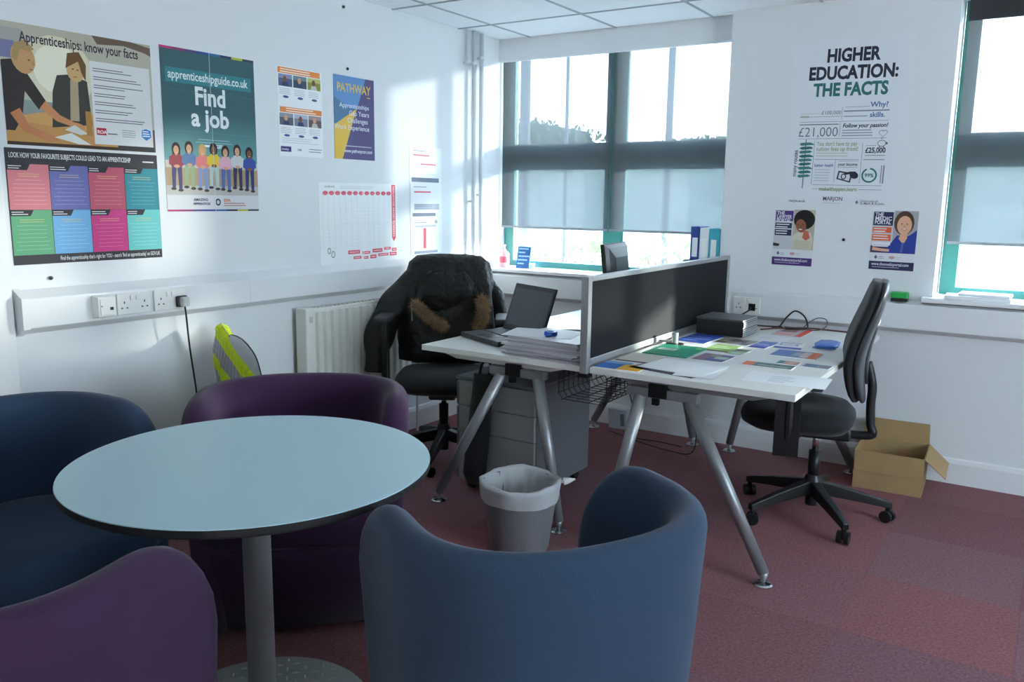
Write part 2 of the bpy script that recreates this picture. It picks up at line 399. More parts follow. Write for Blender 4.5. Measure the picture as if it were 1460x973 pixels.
t = thing('radiator', 'white fluted panel radiator under the trunking behind the coat', 'radiator', (0.03, -1.36, 0.26))
RAD = M('radiator_white', (226, 226, 218), 0.4)
box('back_panel', 0, 0.02, -0.455, 0.455, 0, 0.565, RAD, t)
m = MB(); n = 15
for k in range(n):
    y = -0.37+k*0.053; m.prism([(0.055, y-0.019), (0.076, y-0.012), (0.076, y+0.012), (0.055, y+0.019)], 2, 0.02, 0.545)
m.build('flutes', RAD, t)
box('front_panel', 0.04, 0.058, -0.455, 0.455, 0, 0.565, RAD, t, bevel=0.006)
for s in (-1, 1): box('end_cover', 0.0, 0.074, s*0.432-0.033, s*0.432+0.033, 0.005, 0.572, RAD, t, bevel=0.006)
g = MB()
for k in range(30): g.box(0.02, 0.045, -0.43+k*0.0293, -0.43+k*0.0293+0.006, 0.55, 0.57)
g.build('top_grille', RAD, t)['kind'] = 'stuff'
b = box('badge', 0.0735, 0.0755, -0.44, -0.42, 0.50, 0.53, M('badge_grey', (190, 190, 184), .4), t)
for s in (-1, 1): MB().box(-0.03, 0.0, s*0.3-0.02, s*0.3+0.02, 0.1, 0.5).build('wall_bracket', RAD, t)
for s in (-1, 1): MB().cyl((0.03, s*0.44, -0.26), (0.03, s*0.44, 0.02), 0.0075).build('tail_pipe', RAD, t)
PIPE = M('pipe_paint', (214, 218, 222), 0.35)
def pipe(y, z0, z1, r, lab, clips):
    t = thing('heating_pipe', lab, 'pipe', (0.04, y, z0))
    MB().cyl((0, 0, 0), (0, 0, z1-z0), r).build('pipe_run', PIPE, t, smooth=True)
    for z in clips: MB().cyl((-0.04, 0, z-z0), (0, 0, z-z0), 0.007).cyl((0, 0, z-z0-0.008), (0, 0, z-z0+0.008), r+0.005).build('pipe_clip', PIPE, t)
pipe(-0.326, 0.0, H, 0.0145, 'white vertical heating pipe nearer the pinned red and white sheets', (0.5, 1.36, 2.2))
pipe(-0.250, 0.0, H, 0.0145, 'white vertical heating pipe nearer the window reveal', (0.55, 1.40, 2.24))
pipe(-0.385, 2.18, H, 0.010, 'short thin white pipe stub dropping from the ceiling', (2.2,))

# ------------------------------------------------------------------ posters and prints
class Poster:
    def __init__(s, name, label, cat, mtx, w, h, paper, rot=0.0, th=0.0012):
        s.w, s.h = w, h
        s.o = MB().box(0, w, 0, h, 0, th).build(name, paper); s.o.matrix_world = mtx @ Matrix.Rotation(rot, 4, 'Z')
        tag(s.o, label, cat); s.parts = {}; s.layer = th; s.th = th
    def mb(s, part):
        if part not in s.parts: s.parts[part] = (MB(), [])
        return s.parts[part]
    def poly(s, pts, col, part='print', lay=None):
        mb, ml = s.mb(part); s.layer += 0.000012
        m = col if not isinstance(col, tuple) else P(*col)
        if m not in ml: ml.append(m)
        mb.cur = ml.index(m); z = s.layer+0.0001
        mb.poly([(x, y, z) for x, y in pts])
    def rect(s, x0, y0, x1, y1, col, part='print'): s.poly([(x0, y0), (x1, y0), (x1, y1), (x0, y1)], col, part)
    def ell(s, cx, cy, rx, ry, col, part='print', n=18, a=0.0):
        s.poly([(cx+rx*math.cos(2*PI*k/n)*math.cos(a)-ry*math.sin(2*PI*k/n)*math.sin(a), cy+rx*math.cos(2*PI*k/n)*math.sin(a)+ry*math.sin(2*PI*k/n)*math.cos(a)) for k in range(n)], col, part)
    def limb(s, pts, w0, w1, col, part='print'):
        pts = [Vector(p) for p in pts]; L = []; R = []
        for i, p in enumerate(pts):
            d = (pts[min(i+1, len(pts)-1)]-pts[max(i-1, 0)]).normalized(); nn = Vector((-d.y, d.x)); w = w0+(w1-w0)*i/(len(pts)-1)
            L.append(p+nn*w/2); R.append(p-nn*w/2)
        s.poly([tuple(p) for p in L+R[::-1]], col, part)
    def lines(s, x0, x1, ytop, n, dy, col, t=0.0022, ragged=0.3, part='small_print'):
        for k in range(n):
            e = x1-(x1-x0)*random.uniform(0, ragged); s.rect(x0, ytop-k*dy-t, e, ytop-k*dy, col, part)
    def clines(s, cx, w, ytop, n, dy, col, t=0.002, part='small_print'):
        for k in range(n):
            e = w/2*random.uniform(0.75, 1.0); s.rect(cx-e, ytop-k*dy-t, cx+e, ytop-k*dy, col, part)
    def text(s, body, x, y, size, col, bold=0.0, align='LEFT', space=1.0, width=None, a=0.0, shear=0.0, part=None):
        vs, fs = text_mesh(body, size, bold, align, space, shear)
        if not vs: return
        if part is None:
            s.nt = getattr(s, 'nt', 0)+1; part = 'lettering#%d' % s.nt if size >= 0.03 else 'small_print'
        mb, ml = s.mb(part); s.layer += 0.000012; z = s.layer+0.0001
        m = P(*col)
        if m not in ml: ml.append(m)
        mb.cur = ml.index(m)
        if width:
            x0 = min(v[0] for v in vs); x1 = max(v[0] for v in vs); k = width/(x1-x0)
            vs = [(v[0]*k, v[1], 0) for v in vs]
        ca, sa = math.cos(a), math.sin(a)
        mb.add([(x+v[0]*ca-v[1]*sa, y+v[0]*sa+v[1]*ca, z) for v in vs], fs)
    def done(s):
        for k, (mb, ml) in s.parts.items():
            me = bpy.data.meshes.new(k); me.from_pydata(mb.v, [], mb.f)
            for m in ml: me.materials.append(m)
            for p, i in zip(me.polygons, mb.m): p.material_index = i
            me.update()
            for p in me.polygons: pass
            bm = bmesh.new(); bm.from_mesh(me)
            for f in bm.faces:
                if f.normal.z < 0: f.normal_flip()
            bm.to_mesh(me); bm.free()
            o = bpy.data.objects.new(k.split('#')[0], me); C.objects.link(o); o.parent = s.o
            if '#' not in k or 'lettering' in k: o['kind'] = 'stuff'
        return s.o
def Lw(y, z): return onleft(y, z, 0.0008)
def Bw(x, z): return onback(x, z, YP-0.0008)
SKIN = (214, 160, 128); SKIND = (132, 84, 62); HAIR = (48, 34, 30); HAIRB = (196, 160, 100)

# A: two people leaning over a table, apprenticeships
p = Poster('landscape_poster', 'photo poster of two people leaning over a desk, headline about apprenticeships', 'poster', Lw(-3.112, 1.55), 0.585, 0.424, P(206, 200, 180))
W, Hh = p.w, p.h
p.rect(0, 0, W, Hh, (186, 180, 164)); p.rect(0, 0.30, 0.08, Hh-0.02, (168, 166, 160)); p.rect(0.0, 0.30, 0.05, 0.36, (120, 122, 160))
p.ell(0.2, 0.27, 0.14, 0.13, (222, 214, 188)); p.ell(0.2, 0.28, 0.09, 0.09, (240, 234, 212))
p.rect(0.06, 0.1, 0.19, 0.16, (140, 152, 150)); p.rect(0, 0.0, W, 0.09, (196, 146, 86)); p.rect(0, 0, W, 0.012, (70, 52, 40))
p.poly([(0, 0.09), (0.33, 0.06), (0.33, 0.13), (0.12, 0.12)], (208, 158, 98))
p.poly([(0.165, 0.07), (0.175, 0.20), (0.195, 0.26), (0.25, 0.27), (0.31, 0.25), (0.32, 0.09)], (64, 62, 58))
p.poly([(0.235, 0.10), (0.245, 0.25), (0.275, 0.25), (0.27, 0.10)], (178, 158, 132)); p.ell(0.268, 0.288, 0.035, 0.045, (204, 168, 112)); p.poly([(0.23, 0.29), (0.24, 0.345), (0.285, 0.355), (0.31, 0.31), (0.305, 0.25), (0.29, 0.28), (0.28, 0.32)], (112, 78, 46))
p.poly([(0, 0.05), (0, 0.29), (0.05, 0.30), (0.09, 0.25), (0.15, 0.16), (0.12, 0.13), (0.075, 0.19), (0.06, 0.10), (0.03, 0.05)], (52, 44, 44))
p.ell(0.078, 0.305, 0.042, 0.055, (198, 152, 104), a=0.2); p.poly([(0.038, 0.305), (0.05, 0.355), (0.09, 0.37), (0.12, 0.34), (0.10, 0.33), (0.07, 0.335), (0.055, 0.29)], (172, 142, 96))
p.ell(0.098, 0.300, 0.004, 0.0025, (86, 60, 44)); p.poly([(0.108, 0.30), (0.122, 0.285), (0.110, 0.283)], (182, 134, 90)); p.limb([(0.098, 0.268), (0.112, 0.268)], 0.003, 0.003, (140, 84, 66))
p.ell(0.258, 0.29, 0.004, 0.0025, (86, 60, 44)); p.ell(0.276, 0.288, 0.004, 0.0025, (86, 60, 44)); p.limb([(0.258, 0.262), (0.272, 0.262)], 0.003, 0.003, (150, 92, 70))
p.limb([(0.135, 0.15), (0.19, 0.105), (0.25, 0.085)], 0.035, 0.018, (206, 140, 96)); p.ell(0.26, 0.082, 0.03, 0.012, (206, 140, 96), a=-0.2)
p.limb([(0.035, 0.12), (0.07, 0.06), (0.14, 0.035)], 0.04, 0.024, (196, 126, 84)); p.ell(0.15, 0.032, 0.035, 0.014, (200, 132, 90), a=-0.2)
p.poly([(0.17, 0.035), (0.26, 0.015), (0.31, 0.015), (0.235, 0.055)], (226, 226, 222)); p.poly([(0.21, 0.065), (0.27, 0.05), (0.30, 0.055), (0.25, 0.085)], (212, 212, 208)); p.rect(0.295, 0.05, 0.318, 0.14, (176, 128, 70))
p.rect(0.325, 0.02, 0.575, 0.33, (222, 222, 222)); p.poly([(0.34, Hh), (0.36, Hh-0.03), (0.47, Hh-0.02), (0.56, Hh-0.035), (W, Hh-0.045), (W, Hh-0.012), (0.5, Hh)], (112, 92, 78)); p.rect(0.42, 0, W, 0.02, (62, 58, 58)); p.rect(0.577, 0.0, W, 0.09, (84, 80, 78))
for k in range(7): p.lines(0.335, 0.56, 0.305-k*0.031, 2, 0.009, (96, 96, 110), 0.003, 0.45)
p.rect(0.335, 0.055, 0.375, 0.082, (196, 44, 66)); p.text('ROA', 0.338, 0.061, 0.018, (240, 236, 236), 0.0005); p.lines(0.38, 0.42, 0.064, 1, 0.01, (90, 90, 96), 0.004, 0)
p.lines(0.44, 0.50, 0.08, 4, 0.008, (120, 120, 124), 0.002); p.poly([(0.525, 0.06), (0.545, 0.045), (0.568, 0.06), (0.566, 0.085), (0.545, 0.092), (0.527, 0.085)], (60, 130, 200)); p.lines(0.53, 0.563, 0.083, 3, 0.009, (235, 240, 246), 0.004, 0.2)
p.text('Apprenticeships: know your facts', 0.07, 0.362, 0.05, (52, 50, 66), 0.0008, width=0.46)
p.done()
# B: eight coloured panels
p = Poster('landscape_poster', 'poster of eight coloured panels under a dark header about favourite subjects', 'poster', Lw(-3.126, 1.119), 0.602, 0.420, P(52, 50, 58))
cols = [[(94, 160, 120), (110, 168, 214), (200, 60, 130), (104, 190, 188)], [(204, 120, 130), (100, 104, 164), (184, 84, 106), (44, 132, 148)]]
for r in range(2):
    for c in range(4):
        x0 = 0.003+c*0.15; y0 = 0.035+r*0.165; p.rect(x0, y0, x0+0.148, y0+0.164, cols[r][c], 'colour_panel#%d%d' % (r, c))
        cc = cols[r][c]; lt = tuple(min(255, int(v*0.75+64)) for v in cc); yl = tuple(int(v*0.4+q*0.6) for v, q in zip(cc, (216, 190, 130)))
        p.poly([(x0, y0+0.142), (x0+0.07, y0+0.142), (x0+0.082, y0+0.164), (x0, y0+0.164)], (44, 42, 52), 'panel_header#%d%d' % (r, c))
        p.lines(x0+0.004, x0+0.064, y0+0.158, 2, 0.008, (214, 212, 216), 0.003, 0.4)
        p.clines(x0+0.074, 0.09, y0+0.13, 2, 0.008, yl, 0.003)
        for q in range(7): p.clines(x0+0.074, 0.13, y0+0.108-q*0.0145, 1, 0.006, lt, 0.0022)
p.text('LOOK HOW YOUR FAVOURITE SUBJECTS COULD LEAD TO AN APPRENTICESHIP', 0.012, 0.386, 0.026, (226, 226, 228), 0.0004, width=0.47); p.lines(0.535, 0.585, 0.393, 1, 0.01, (220, 220, 222), 0.005, 0)
p.text("Find the apprenticeship that's right for YOU - search 'find an apprenticeship' on GOV.UK", 0.17, 0.011, 0.022, (226, 226, 228), 0.0002, width=0.42)
p.done()
# C: find a job
teal = bpy.data.materials.new('poster_teal'); teal.use_nodes = True; nt = teal.node_tree; b = nt.nodes['Principled BSDF']; b.inputs['Roughness'].default_value = 0.5
tcn = nt.nodes.new('ShaderNodeTexCoord'); sx = nt.nodes.new('ShaderNodeSeparateXYZ'); cr = nt.nodes.new('ShaderNodeValToRGB')
nt.links.new(tcn.outputs['Object'], sx.inputs[0]); nt.links.new(sx.outputs['Y'], cr.inputs[0]); nt.links.new(cr.outputs[0], b.inputs['Base Color'])
cr.color_ramp.elements[0].position = 0.2; cr.color_ramp.elements[0].color = rgb((96, 160, 160)); cr.color_ramp.elements[1].position = 0.42; cr.color_ramp.elements[1].color = rgb((50, 92, 98))
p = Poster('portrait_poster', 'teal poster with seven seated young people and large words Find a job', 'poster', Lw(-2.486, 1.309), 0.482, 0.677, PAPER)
p.rect(0, 0.11, 0.482, 0.677, teal); cb = [(190, 60, 120), (150, 60, 110), (90, 70, 130), (60, 80, 150), (50, 110, 160), (50, 60, 90), (186, 190, 70), (60, 70, 90)]
for k in range(8):
    p.rect(k*0.06, 0.667, k*0.06+0.062, 0.677, cb[k]); p.rect(k*0.06, 0.0, k*0.06+0.062, 0.008, cb[k])
p.rect(0, 0.06, 0.482, 0.20, (176, 150, 122)); p.rect(0, 0.06, 0.482, 0.11, (188, 184, 180)); p.rect(0, 0.008, 0.482, 0.07, (214, 214, 218)); p.rect(0, 0.185, 0.482, 0.215, (196, 190, 182))
p.rect(0.022, 0.535, 0.462, 0.595, (58, 132, 140)); p.text('apprenticeshipguide.co.uk', 0.034, 0.552, 0.05, (232, 238, 240), 0.0008, width=0.41)
p.text('Find', 0.158, 0.455, 0.105, (236, 240, 242), 0.003, width=0.155); p.text('a job', 0.138, 0.365, 0.105, (236, 240, 242), 0.003, width=0.195)
p.clines(0.25, 0.2, 0.31, 2, 0.012, (150, 190, 196), 0.003); p.rect(0.18, 0.278, 0.29, 0.286, (226, 232, 236)); p.rect(0.235, 0.274, 0.295, 0.29, (226, 232, 236)); p.text('GOV.UK', 0.24, 0.277, 0.016, (40, 70, 110), 0.0003)
folk = [(0.055, (150, 60, 70), (70, 66, 110), HAIR, SKIN), (0.118, (90, 120, 160), (150, 170, 130), HAIR, SKIN), (0.185, (220, 120, 120), (130, 150, 200), HAIRB, SKIN), (0.243, (230, 196, 60), (180, 200, 200), (40, 30, 30), SKIND), (0.305, (226, 170, 190), (90, 110, 170), HAIR, SKIN), (0.37, (206, 206, 210), (60, 60, 90), (60, 40, 34), SKIN), (0.437, (60, 80, 160), (50, 60, 110), HAIR, SKIND)]
for k, (x, top, leg, hair, skin) in enumerate(folk):
    y = 0.20+(0.004 if k % 2 else -0.004)
    p.limb([(x-0.012, y), (x-0.016, y-0.04), (x-0.018, y-0.095)], 0.024, 0.016, leg, 'photo'); p.limb([(x+0.012, y), (x+0.014, y-0.04), (x+0.014, y-0.10)], 0.024, 0.016, leg, 'photo')
    p.ell(x-0.02, y-0.10, 0.013, 0.006, (70, 54, 50), 'photo'); p.ell(x+0.014, y-0.106, 0.013, 0.006, (70, 54, 50), 'photo')
    p.ell(x, y+0.066, 0.021, 0.028, hair, 'photo'); 
    if k in (0, 2, 5): p.rect(x-0.019, y+0.02, x+0.019, y+0.068, hair, 'photo')
    p.poly([(x-0.026, y-0.008), (x-0.03, y+0.03), (x-0.018, y+0.045), (x+0.018, y+0.045), (x+0.03, y+0.03), (x+0.026, y-0.008)], top, 'photo')
    p.limb([(x-0.027, y+0.034), (x-0.032, y+0.005), (x-0.01, y-0.008)], 0.014, 0.011, top, 'photo'); p.limb([(x+0.027, y+0.034), (x+0.032, y+0.005), (x+0.01, y-0.008)], 0.014, 0.011, top, 'photo')
    p.ell(x, y-0.006, 0.014, 0.007, skin, 'photo'); p.ell(x, y+0.061, 0.013, 0.019, skin, 'photo'); p.rect(x-0.006, y+0.04, x+0.006, y+0.05, skin, 'photo')
    p.rect(x-0.005, y+0.05, x+0.005, y+0.052, (240, 230, 226), 'photo')
p.text('AMAZING', 0.13, 0.045, 0.016, (60, 66, 110), 0.0004); p.text('APPRENTICES', 0.128, 0.028, 0.014, (60, 66, 110), 0.0004); p.ell(0.255, 0.04, 0.014, 0.016, (50, 66, 100)); p.ell(0.255, 0.04, 0.008, 0.009, (200, 206, 214)); p.text('ESFA', 0.285, 0.042, 0.018, (220, 110, 80), 0.0005); p.lines(0.285, 0.41, 0.037, 2, 0.01, (190, 130, 120), 0.004)
p.rect(0.2405, 0.0, 0.2425, 0.677, (206, 214, 218), 'fold_line'); p.rect(0.0, 0.338, 0.482, 0.339, (110, 150, 154), 'fold_line'); p.rect(0.0, 0.505, 0.482, 0.506, (84, 124, 130), 'fold_line')  # pale upright strip and two fainter level strips along the folds
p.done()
# D: orange banded leaflet
p = Poster('portrait_poster', 'narrow white poster with two orange bands and six small photos', 'poster', Lw(-1.868, 1.571), 0.287, 0.416, PAPER)
p.rect(0.005, 0.385, 0.275, 0.412, (236, 140, 74)); p.rect(0.012, 0.205, 0.282, 0.23, (236, 140, 74))
for x0, y0 in ((0.02, 0.398), (0.05, 0.218)):
    p.lines(x0, x0+0.2, y0+0.008, 2, 0.011, (250, 232, 216), 0.005, 0.2)
pc = [[(90, 96, 130), (70, 84, 96), (150, 150, 70)], [(96, 100, 112), (130, 136, 156), (110, 92, 96)]]
for r, yy in enumerate((0.325, 0.145)):
    for c in range(3):
        x0 = 0.008+c*0.092; p.rect(x0, yy, x0+0.086, yy+0.056, pc[r][c], 'photo'); p.rect(x0, yy+0.036, x0+0.086, yy+0.056, tuple(min(255, v+50) for v in pc[r][c]), 'photo')
        p.ell(x0+0.04, yy+0.034, 0.011, 0.014, SKIN if (r+c) % 2 else SKIND, 'photo'); p.poly([(x0+0.02, yy), (x0+0.026, yy+0.02), (x0+0.055, yy+0.02), (x0+0.064, yy)], (60, 70, 110) if c != 2 else (200, 196, 190), 'photo')
        p.lines(x0+0.004, x0+0.08, yy-0.01, 4, 0.008, (176, 178, 190), 0.002, 0.2); p.ell(x0+0.043, yy-0.058+0.01, 0.018, 0.006, (84, 92, 150))
p.lines(0.02, 0.27, 0.085, 3, 0.01, (190, 192, 200), 0.002, 0.3); p.rect(0.01, 0.02, 0.075, 0.045, (70, 56, 120)); p.text('amazing', 0.016, 0.028, 0.013, (230, 226, 236), 0.0002); p.text('CAR', 0.115, 0.028, 0.013, (60, 60, 70), 0.0004); p.lines(0.19, 0.28, 0.04, 2, 0.012, (150, 152, 160), 0.004, 0.1)
p.done()
# E: pathway
p = Poster('portrait_poster', 'poster split into blue sky, yellow sand and a violet slope', 'poster', Lw(-1.499, 1.574), 0.30, 0.42, P(92, 84, 128))
p.poly([(0, 0.16), (0, 0.42), (0.235, 0.42), (0.16, 0.24)], (104, 148, 200)); p.poly([(0, 0.16), (0, 0.31), (0.10, 0.27), (0.17, 0.26), (0.16, 0.24)], (88, 126, 160)); p.poly([(0, 0), (0, 0.17), (0.165, 0.262), (0.055, 0)], (234, 192, 84))
p.text('PATHWAY', 0.022, 0.34, 0.062, (226, 190, 96), 0.0012, width=0.25); p.lines(0.245, 0.27, 0.327, 1, 0.01, (226, 190, 96), 0.004, 0)
for k, s in enumerate(('Apprenticeships', 'Gap Years', 'Challenges', 'Work Experience')): p.text(s, 0.26 if k != 2 else 0.25, 0.262-k*0.037, 0.036 if k else 0.034, (226, 226, 236), 0.0002, align='RIGHT')
p.lines(0.075, 0.28, 0.07, 1, 0.01, (206, 204, 216), 0.004, 0.05); p.text('www.pathwayctm.com', 0.07, 0.035, 0.026, (228, 226, 236), 0.0004, width=0.21)
p.done()
# F: wall calendar
p = Poster('wall_planner', 'creased white wall planner with red month tabs above the radiator', 'wall planner', Lw(-1.617, 1.025), 0.60, 0.425, PAPER, rot=0.006)
PINK = (226, 90, 112)
for k in range(12): p.ell(0.045+k*0.044, 0.372, 0.019, 0.011, PINK, 'month_tab#%d' % k); 
for k in range(13): p.rect(0.022+k*0.0425, 0.08, 0.023+k*0.0425, 0.385, (196, 200, 210))
for k in range(16): p.rect(0.022, 0.09+k*0.0185, 0.535, 0.0906+k*0.0185, (212, 215, 222))
p.rect(0.553, 0.125, 0.585, 0.42, PINK, 'side_banner'); p.poly([(0.553, 0.125), (0.569, 0.105), (0.585, 0.125)], PINK, 'side_banner'); p.text('CAREERS & HIGHER EDUCATION', 0.576, 0.13, 0.019, (248, 230, 232), 0.0003, width=0.28, a=PI/2)
p.text('studential', 0.04, 0.40, 0.018, (110, 120, 120)); p.lines(0.15, 0.45, 0.408, 2, 0.009, (210, 212, 220), 0.003)
p.ell(0.062, 0.075, 0.012, 0.016, (100, 104, 112)); p.ell(0.062, 0.075, 0.009, 0.012, (232, 233, 236)); p.ell(0.09, 0.055, 0.014, 0.018, (100, 104, 112)); p.ell(0.09, 0.055, 0.011, 0.014, (232, 233, 236))
for (a, b, c, d) in ((0.20, 0.05, 0.29, 0.07), (0.31, 0.045, 0.37, 0.06), (0.39, 0.05, 0.47, 0.07), (0.485, 0.06, 0.54, 0.075), (0.55, 0.05, 0.59, 0.068), (0.24, 0.022, 0.30, 0.037), (0.315, 0.018, 0.355, 0.033), (0.37, 0.018, 0.42, 0.038), (0.435, 0.027, 0.52, 0.042), (0.53, 0.025, 0.59, 0.045)):
    p.rect(a, b, c, d, PINK, 'event_tags'); p.rect(a+0.01, (b+d)/2-0.002, c-0.01, (b+d)/2+0.002, (246, 214, 220), 'event_tags')
p.rect(0.318, 0.0, 0.3215, 0.425, (246, 247, 249), 'fold_line'); p.rect(0, 0.21, 0.6, 0.212, (226, 228, 234), 'fold_line')  # one strip lighter and one darker than the paper, along the folds
p.done()
# G: three sheets by the pipes
for k, (z, lab) in enumerate(((1.465, 'topmost of three white notices with red rules pinned by the pipes'), (1.258, 'middle one of three white notices with red rules pinned by the pipes'), (1.05, 'lowest of three white notices, with an upright red bar, pinned by the pipes'))):
    p = Poster('notice_sheet', lab, 'notice', Lw(-0.906+0.004*k, z), 0.295, 0.205, PAPER, rot=0.006*(k-1))
    p.lines(0.03, 0.15, 0.185, 1, 0.01, (150, 154, 164), 0.004, 0)
    if k == 0: p.rect(0.03, 0.155, 0.18, 0.162, PINK); p.rect(0.10, 0.105, 0.24, 0.112, PINK); p.rect(0.015, 0.005, 0.27, 0.03, (120, 128, 146)); p.lines(0.1, 0.24, 0.09, 4, 0.013, (206, 208, 216), 0.002)
    if k == 1: p.rect(0.035, 0.15, 0.19, 0.158, PINK); p.rect(0.035, 0.05, 0.27, 0.085, (176, 182, 196)); p.rect(0.02, 0.012, 0.235, 0.032, (120, 128, 146)); p.lines(0.04, 0.26, 0.08, 3, 0.01, (130, 136, 150), 0.002)
    if k == 2: p.rect(0.04, 0.155, 0.235, 0.168, (186, 190, 202)); p.rect(0.115, 0.03, 0.14, 0.15, PINK); p.ell(0.235, 0.185, 0.016, 0.01, (170, 176, 186)); p.rect(0.03, 0.0, 0.25, 0.016, (150, 158, 176))
    p.done()
# H: higher education facts
DK = (44, 50, 66); TE = (52, 116, 112); GR = (140, 160, 110); LB = (126, 136, 156)
p = Poster('portrait_poster', 'large white infographic poster headed higher education the facts', 'poster', Bw(1.905, 1.378), 0.582, 0.822, P(226, 229, 235), rot=-0.012)
p.text('HIGHER', 0.295, 0.715, 0.088, DK, 0.0035, 'CENTER', width=0.255); p.text('EDUCATION:', 0.30, 0.63, 0.088, DK, 0.0035, 'CENTER', width=0.425); p.text('THE FACTS', 0.295, 0.548, 0.088, TE, 0.0035, 'CENTER', width=0.36)
p.text('Why?', 0.40, 0.486, 0.036, (84, 110, 156), 0.0008); p.lines(0.28, 0.40, 0.490, 1, 0.01, LB, 0.002, 0); p.lines(0.275, 0.49, 0.472, 1, 0.01, LB, 0.006, 0); p.text('skills.', 0.40, 0.437, 0.034, (84, 110, 156), 0.0008); p.lines(0.275, 0.39, 0.445, 1, 0.01, LB, 0.004, 0)
p.text('£100,000', 0.165, 0.455, 0.026, LB, 0.0003); p.lines(0.06, 0.16, 0.462, 1, 0.01, (176, 184, 176), 0.002, 0); p.lines(0.06, 0.26, 0.446, 1, 0.01, (170, 180, 170), 0.003, 0); p.text('more', 0.06, 0.441, 0.02, GR, 0.0003)
p.rect(0.266, 0.43, 0.268, 0.49, LB); p.rect(0.06, 0.418, 0.49, 0.42, LB)
p.text('£21,000', 0.055, 0.345, 0.068, (104, 112, 128), -0.0004, width=0.195); p.lines(0.06, 0.255, 0.408, 1, 0.01, (120, 128, 140), 0.005, 0); p.rect(0.262, 0.345, 0.264, 0.412, LB)
p.text('Follow your passion!', 0.275, 0.388, 0.028, DK, 0.0008, width=0.215, shear=0.2); p.lines(0.275, 0.44, 0.376, 3, 0.013, LB, 0.004, 0.2)
p.ell(0.463, 0.362, 0.012, 0.011, (150, 156, 168)); p.ell(0.480, 0.362, 0.012, 0.011, (150, 156, 168)); p.poly([(0.451, 0.36), (0.492, 0.36), (0.471, 0.335)], (150, 156, 168)); p.ell(0.463, 0.361, 0.009, 0.008, (226, 229, 235)); p.ell(0.480, 0.361, 0.009, 0.008, (226, 229, 235)); p.poly([(0.454, 0.359), (0.489, 0.359), (0.471, 0.339)], (226, 229, 235))
p.rect(0.06, 0.333, 0.49, 0.335, LB)
p.text("You don't have to pay", 0.155, 0.298, 0.030, GR, 0.0003, width=0.20); p.text('tuition fees up front!', 0.155, 0.272, 0.030, GR, 0.0003, width=0.205); p.lines(0.155, 0.34, 0.262, 2, 0.014, (176, 186, 166), 0.003, 0.4); p.rect(0.143, 0.10, 0.145, 0.32, LB); p.rect(0.15, 0.228, 0.37, 0.230, LB)
p.text('many routes', 0.062, 0.14, 0.03, DK, 0.0004, width=0.135, a=PI/2)
p.rect(0.098, 0.08, 0.102, 0.33, (60, 74, 90))
for k in range(9): p.poly([(0.078+0.006*(k % 2), 0.135+k*0.0205), (0.125+0.01*(k % 3), 0.139+k*0.0205), (0.137, 0.146+k*0.0205), (0.122, 0.152+k*0.0205), (0.075+0.006*(k % 2), 0.150+k*0.0205), (0.068, 0.142+k*0.0205)], TE if k % 2 else (70, 132, 126))
p.text('£25,000', 0.395, 0.262, 0.036, DK, 0.001, width=0.095); p.ell(0.47, 0.308, 0.021, 0.016, (96, 104, 120)); p.ell(0.47, 0.308, 0.018, 0.013, (226, 229, 235)); p.poly([(0.486, 0.315), (0.497, 0.312), (0.497, 0.303), (0.486, 0.302)], (96, 104, 120)); p.rect(0.458, 0.285, 0.463, 0.295, (96, 104, 120)); p.rect(0.476, 0.285, 0.481, 0.295, (96, 104, 120)); p.ell(0.468, 0.332, 0.003, 0.003, (96, 104, 120))
p.lines(0.395, 0.445, 0.298, 1, 0.01, LB, 0.002, 0); p.lines(0.395, 0.49, 0.25, 1, 0.01, LB, 0.003, 0); p.rect(0.39, 0.226, 0.49, 0.229, (96, 106, 124)); p.rect(0.38, 0.11, 0.382, 0.31, LB)
p.text('better health', 0.152, 0.192, 0.022, (90, 96, 170), 0.0003, width=0.095); p.lines(0.155, 0.24, 0.178, 5, 0.014, (176, 184, 200), 0.003, 0.2); p.rect(0.255, 0.115, 0.257, 0.225, LB)
p.text('your income', 0.27, 0.197, 0.022, DK, 0.0004, width=0.095); p.lines(0.27, 0.365, 0.222, 1, 0.01, LB, 0.002, 0); p.lines(0.27, 0.365, 0.19, 1, 0.01, LB, 0.002, 0)
p.poly([(0.268, 0.130), (0.276, 0.172), (0.345, 0.160), (0.336, 0.112)], DK); p.poly([(0.276, 0.134), (0.281, 0.164), (0.337, 0.154), (0.330, 0.120)], (214, 218, 226)); p.ell(0.302, 0.143, 0.013, 0.015, DK); p.ell(0.302, 0.143, 0.008, 0.010, (214, 218, 226)); p.ell(0.352, 0.150, 0.022, 0.017, DK, a=-0.4); p.limb([(0.305, 0.156), (0.335, 0.162), (0.36, 0.16)], 0.01, 0.016, DK)
n = 26
ring = [(0.425+0.037*math.cos(2.0+k*5.8/n), 0.150+0.037*math.sin(2.0+k*5.8/n)) for k in range(n+1)]; rin = [(0.425+0.029*math.cos(2.0+k*5.8/n), 0.150+0.029*math.sin(2.0+k*5.8/n)) for k in range(n+1)]
for k in range(n): p.poly([ring[k], ring[k+1], rin[k+1], rin[k]], TE)
p.text('99%', 0.403, 0.141, 0.026, TE, 0.0006); p.lines(0.478, 0.482, 0.20, 1, 0.01, LB, 0.09, 0); p.lines(0.488, 0.494, 0.20, 1, 0.01, LB, 0.09, 0)
p.rect(0.15, 0.098, 0.49, 0.100, LB); p.text('makeithappen.learn', 0.185, 0.070, 0.027, GR, 0.0004, width=0.185); p.lines(0.15, 0.18, 0.079, 1, 0.01, LB, 0.002, 0); p.lines(0.38, 0.49, 0.079, 1, 0.01, LB, 0.002, 0)
